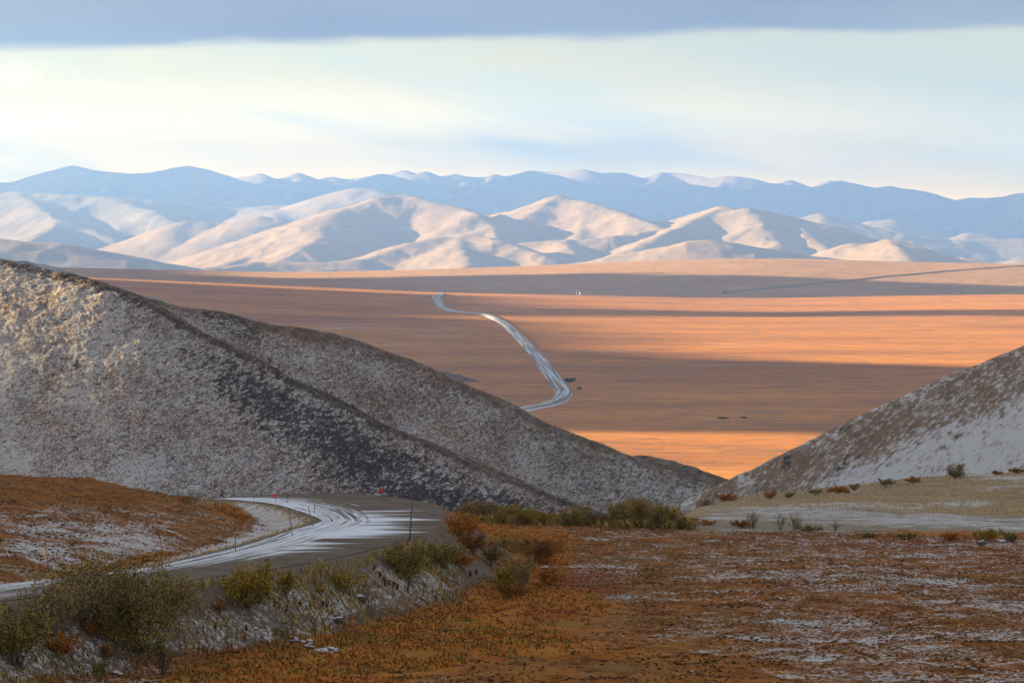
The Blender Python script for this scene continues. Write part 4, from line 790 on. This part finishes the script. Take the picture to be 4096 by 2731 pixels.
pole(848, 2001, 843, 1915, 'marker pole next to the white sign', (.4, .7))
pole(627, 1985, 626, 1948, 'short marker pole far left of the white sign', None)
pole(1638, 2166, 1649, 2007, 'thick grey steel post on the outer shoulder of the bend', None, r=.05, steel=True)
def flag(ub, vb, uf, vf, sz, label):
    b = on_fg(ub, vb); top = at(uf + 6, vf - sz * 1.0, b[1]) - b; root = tag(empty('red_flag_marker', b), label, 'flag', 'red flags beside the road')
    cyl('pole', top * -.05, top, .022, M_pole, root); ppm = F / b[1]; s = sz / ppm; c = at(uf, vf, b[1]) - b
    n = 9; a = np.linspace(0, 6.283, n, endpoint=False); rr = s * (.5 + .07 * np.cos(a * 3 + 1)); ring = np.stack([np.cos(a) * rr, .06 * np.sin(a * 2), np.sin(a) * rr * 1.05], 1)
    V = np.concatenate([ring + c + [0, -.02, 0], ring + c + [0, .02, 0], [c + [0, -.05, 0]], [c + [0, .03, 0]]]); T = []
    for j in range(n): k = (j + 1) % n; T += [(j, k, 2 * n), (n + k, n + j, 2 * n + 1), (j, n + j, k), (k, n + j, n + k)]
    mesh_np('flag', V, T, M_flag, root)
flag(1103, 2014, 1097, 1981, 15, 'red flag on a short pole inside the left end of the bend'); flag(1532, 1990, 1525, 1962, 15, 'red flag on the far outer edge of the bend, right one of two')
# sign
b = at(777, 1999, 288.0); b[2] = gz(b[0], b[1]); ppm = F / 288.0
root = tag(empty('road_sign', b), 'pale grey rectangular sign with three lines of black capitals about seat belts', 'sign')
w2, z1, z0 = 55 / ppm / 2, at(777, 1942, 288.0)[2] - b[2], at(777, 1979, 288.0)[2] - b[2]
def boxm(name, lo, hi, mat_, parent):
    x0, y0, z0_ = lo; x1, y1, z1_ = hi; V = [(x, y, z) for z in (z0_, z1_) for y in (y0, y1) for x in (x0, x1)]
    return mesh_np(name, V, [(0, 2, 3, 1), (4, 5, 7, 6), (0, 1, 5, 4), (1, 3, 7, 5), (3, 2, 6, 7), (2, 0, 4, 6)], mat_, parent, smooth=False)
pan = boxm('panel', (-w2, -.02, z0), (w2, .02, z1), M_sign, root)
boxm('post', (-w2 * .55 - .04, .022, -.2), (-w2 * .55 + .04, .09, z1 - .05), M_pole, root); boxm('post', (w2 * .55 - .04, .022, -.2), (w2 * .55 + .04, .09, z1 - .05), M_pole, root)
for i, txt in enumerate(('SEAT BELT USE', 'REQUIRED BY LAW', 'IN THE YUKON')):
    cu = bpy.data.curves.new('lettering', 'FONT'); cu.body = txt; cu.align_x = 'CENTER'; cu.align_y = 'CENTER'; cu.size = 0.235; cu.offset = 0.0; cu.extrude = 0.003
    to = bpy.data.objects.new('tmp', cu); COL.objects.link(to); bpy.context.view_layer.update()
    me = bpy.data.meshes.new_from_object(to.evaluated_get(bpy.context.evaluated_depsgraph_get())); bpy.data.objects.remove(to)
    wd = max(v.co.x for v in me.vertices) * 2; k = min(1.0, w2 * 1.88 / wd)
    for v in me.vertices: x, yy, z = v.co; v.co = (x * k, -.026 - z, yy + z0 + (z1 - z0) * (.80 - .30 * i))
    me.materials.clear(); me.materials.append(M_ink); lo = bpy.data.objects.new('lettering', me); COL.objects.link(lo); lo.parent = pan
# ------------------------------------------------------------------ far out on the plain: airfield beacon group and a vehicle
M_white = flat_mat('white_painted_metal', (0.62, 0.61, 0.57), .4, .05)
def pl(u, y=5190.0):
    x = (u - 2048) / F * y; return np.array([x, y, float(zplain(np.array([x]), np.array([y]))[0])])
b = pl(2307); root = tag(empty('antenna_mast', b), 'thin white mast standing left of the white tank on the plain crest', 'mast'); cyl('mast', (0, 0, -.5), (0, 0, 9.5), .28, M_white, root); boxm('mast_base', (-1, -1, -.5), (1, 1, .6), M_white, root)
b = pl(2321); root = tag(empty('storage_tank', b), 'white tank on four legs with a vent pipe on the plain crest', 'tank')
tk = cyl('tank', (0, 0, 1.9), (0, 0, 5.8), 1.7, M_white, root, 14)
for sx in (-1, 1):
    for sy in (-1, 1): cyl('leg', (sx * 1.1, sy * 1.1, -.3), (sx * 1.1, sy * 1.1, 1.9), .22, M_white, root)
cyl('vent_pipe', (.8, 0, 5.8), (.8, 0, 8.2), .2, M_white, tk)
for u_, w_, h_, lab in ((2340, 1.9, 2.6, 'white hut right of the tank on the plain crest'), (2336, .8, 2.0, 'narrow white cabinet between tank and hut')):
    b = pl(u_); root = tag(empty('equipment_hut', b), lab, 'hut'); boxm('wall', (-w_ / 2, -w_ / 2, -.3), (w_ / 2, w_ / 2, h_), M_white, root)
    mesh_np('roof', [(-w_ * .6, -w_ * .6, h_), (w_ * .6, -w_ * .6, h_), (w_ * .6, w_ * .6, h_), (-w_ * .6, w_ * .6, h_), (-w_ * .6, 0, h_ + .6), (w_ * .6, 0, h_ + .6)], [(0, 1, 5, 4), (2, 3, 4, 5), (0, 3, 2, 1)], M_white, root, smooth=False); boxm('door', (-.25, -w_ / 2 - .05, 0), (.3, -w_ / 2 - .01, 1.7), M_steel, root)
b = on_plain(1742, 1196, zplain, 3000, 5200) + np.array([0, 0, 2.4]); root = tag(empty('parked_car', b), 'tiny red vehicle driving on the far end of the plain road', 'car'); root.rotation_euler = (0, 0, .25)
bo = boxm('body', (-.9, -2.2, .35), (.9, 2.2, 1.0), M_flag, root)
mesh_np('cabin', [(-.85, -1.2, 1.0), (.85, -1.2, 1.0), (.85, 1.9, 1.0), (-.85, 1.9, 1.0), (-.7, -.6, 1.75), (.7, -.6, 1.75), (.7, 1.6, 1.75), (-.7, 1.6, 1.75)], [(0, 1, 5, 4), (1, 2, 6, 5), (2, 3, 7, 6), (3, 0, 4, 7), (4, 5, 6, 7)], M_flag, root, smooth=False)
boxm('windscreen', (-.7, -1.12, 1.12), (.7, -1.0, 1.6), M_ink, root)
for sx in (-.85, .85):
    for sy in (-1.4, 1.4): cyl('wheel', (sx - .12, sy, .35), (sx + .12, sy, .35), .36, M_ink, root, 12)
    boxm('headlight', (sx * .75 - .15, -2.26, .6), (sx * .75 + .15, -2.205, .8), M_white, root)
# ------------------------------------------------------------------ clouds high on the left whose shadows band the plain
CH = 1050.0                                                      # cloud base above the camera
gx = np.arange(-11500, -2500, 70.0); gy = np.arange(-400, 22500, 70.0)
def build_cloud(name, shade, x0, x1, y0, y1, step, thick, seed, zref, CH=CH):
    """shade(x, y) is how strongly ground point (x, y, zref) lies in shadow"""
    gx = np.arange(x0, x1, step); gy = np.arange(y0, y1, step); GX, GY = np.meshgrid(gx, gy)
    k = (CH - zref) / sdir[2]; off = (sdir[0] * k, sdir[1] * k)
    m = shade(GX, GY); inside = m > 0
    nz = fbm(GX / 260, GY / 260, seed, 4)
    top = CH + 4 + thick * np.clip(m, 0, 1) * (0.7 + 0.9 * (nz + .5)); bot = CH - 3 * np.clip(m, 0, 1)
    nr, nc = GX.shape; q = grid_faces(nr, nc); keep = inside.ravel()[q].all(1); q = q[keep]
    if len(q) == 0: return
    PX = GX + off[0]; PY = GY + off[1]
    V = np.concatenate([np.stack([PX, PY, top], -1).reshape(-1, 3), np.stack([PX, PY, bot], -1).reshape(-1, 3)]); n = nr * nc
    from collections import Counter
    e = np.concatenate([q[:, [0, 1]], q[:, [1, 2]], q[:, [2, 3]], q[:, [3, 0]]]); key = np.sort(e, 1); kk = key[:, 0].astype(np.int64) * (n * 2) + key[:, 1]
    un, idx, cnt = np.unique(kk, return_index=True, return_counts=True); be = e[idx[cnt == 1]]
    walls = np.stack([be[:, 1], be[:, 0], be[:, 0] + n, be[:, 1] + n], 1)
    Fc = np.concatenate([q, q[:, ::-1] + n, walls])
    used = np.unique(Fc); rm = np.full(len(V), -1); rm[used] = np.arange(len(used))
    return tag(mesh_np(name, V[used], rm[Fc], M_cloud), kind='structure')
m, nt, pos = mat('cloud'); fin(nt, (0.85, 0.85, 0.86), 1.0, NOISE(nt, pos, 0.004, 5), 0.6, 60.0, 0.0); M_cloud = m
def UV_(X, Y): return 2048 + F * X / np.maximum(Y, 1)
def shade_plain(X, Y):
    u = UV_(X, Y); wob = 1.0 + 0.035 * fbm(X / 500, Y / 300, 101, 3)
    d = Y * wob
    lit = np.zeros(X.shape)
    lit = np.maximum(lit, sst(Y + 0.05 * X, 1150, 1230) * sst(-(Y + 0.10 * X), -2110, -2060))                     # bright floor between the hills
    lo = np.interp(u, [1900, 2300, 2700, 3300, 3900, 4400], [3550, 3300, 3200, 3080, 2950, 2900])
    lit = np.maximum(lit, sst(d, lo - 120, lo + 40) * sst(-d, -4300, -4180) * sst(u, 2020, 2120))                  # the broad bright band
    lit = np.maximum(lit, 0.8 * sst(-np.abs(d - 4120), -90, -30) * sst(u, 1600, 1800))                            # thin tongue to the left
    lit = np.maximum(lit, sst(d, 4420, 4500) * sst(-d, -5330, -5290) * sst(u, 1900, 2500))
    lit = np.maximum(lit, sst(d, 5080, 5120) * sst(-d, -5330, -5290))                                               # crest of the plain
    lit = np.maximum(lit, sst(d, np.interp(u, [1500, 2500, 3300, 4400], [6650, 6500, 5900, 5850]), np.interp(u, [1500, 2500, 3300, 4400], [6750, 6620, 6200, 6150])) * sst(u, 700, 1300))
    lit = np.maximum(lit, sst(Y, 7350, 7500))
    return 0.5 - lit + 0.12 * fbm(X / 120, Y / 120, 7, 3)
build_cloud('cloud', lambda X, Y: np.where((Y < 7500) & (Y > 1150), shade_plain(X, Y), -1), -2200, 2600, 900, 7600, 35, 40, 5, -140)
def shade_near(X, Y):
    d = np.hypot((X + 140) / 88, (Y - 836) / 52)
    return np.minimum(1, (d - 1.0)) * 0.6 + 0.1 * fbm(X / 25, Y / 25, 4, 2)
build_cloud('cloud', lambda X, Y: np.where(Y < 1135, shade_near(X, Y), -1), -900, 700, -700, 1150, 14, 8, 6, -22)
def shade_far(X, Y):
    return np.minimum(sst(Y, 22300, 22900), sst(-Y, -30600, -29600)) - 0.35 + 0.5 * fbm(X / 1400, Y / 1400, 9, 3)
build_cloud('cloud', shade_far, -6200, 6200, 21500, 31200, 130, 300, 7, 160, 2750.0)
# ------------------------------------------------------------------ haze
m = bpy.data.materials.new('haze'); m.use_nodes = True; nt = m.node_tree; nt.nodes.clear()
pv = N(nt, 'ShaderNodeVolumePrincipled', ins={'Color': (0.20, 0.395, 0.95, 1), 'Density': 4.6e-5, 'Anisotropy': 0.3})
o_ = N(nt, 'ShaderNodeOutputMaterial'); nt.links.new(pv.outputs[0], o_.inputs['Volume'])
x0, x1, y0, y1, z0, z1 = -16000, 16000, -2500, 33800, -720, 860
V = [(x, y, z) for z in (z0, z1) for y in (y0, y1) for x in (x0, x1)]
Fc = [(0, 2, 3, 1), (4, 5, 7, 6), (0, 1, 5, 4), (1, 3, 7, 5), (3, 2, 6, 7), (2, 0, 4, 6)]
tag(mesh_np('haze', V, Fc, m, smooth=False), kind='stuff')
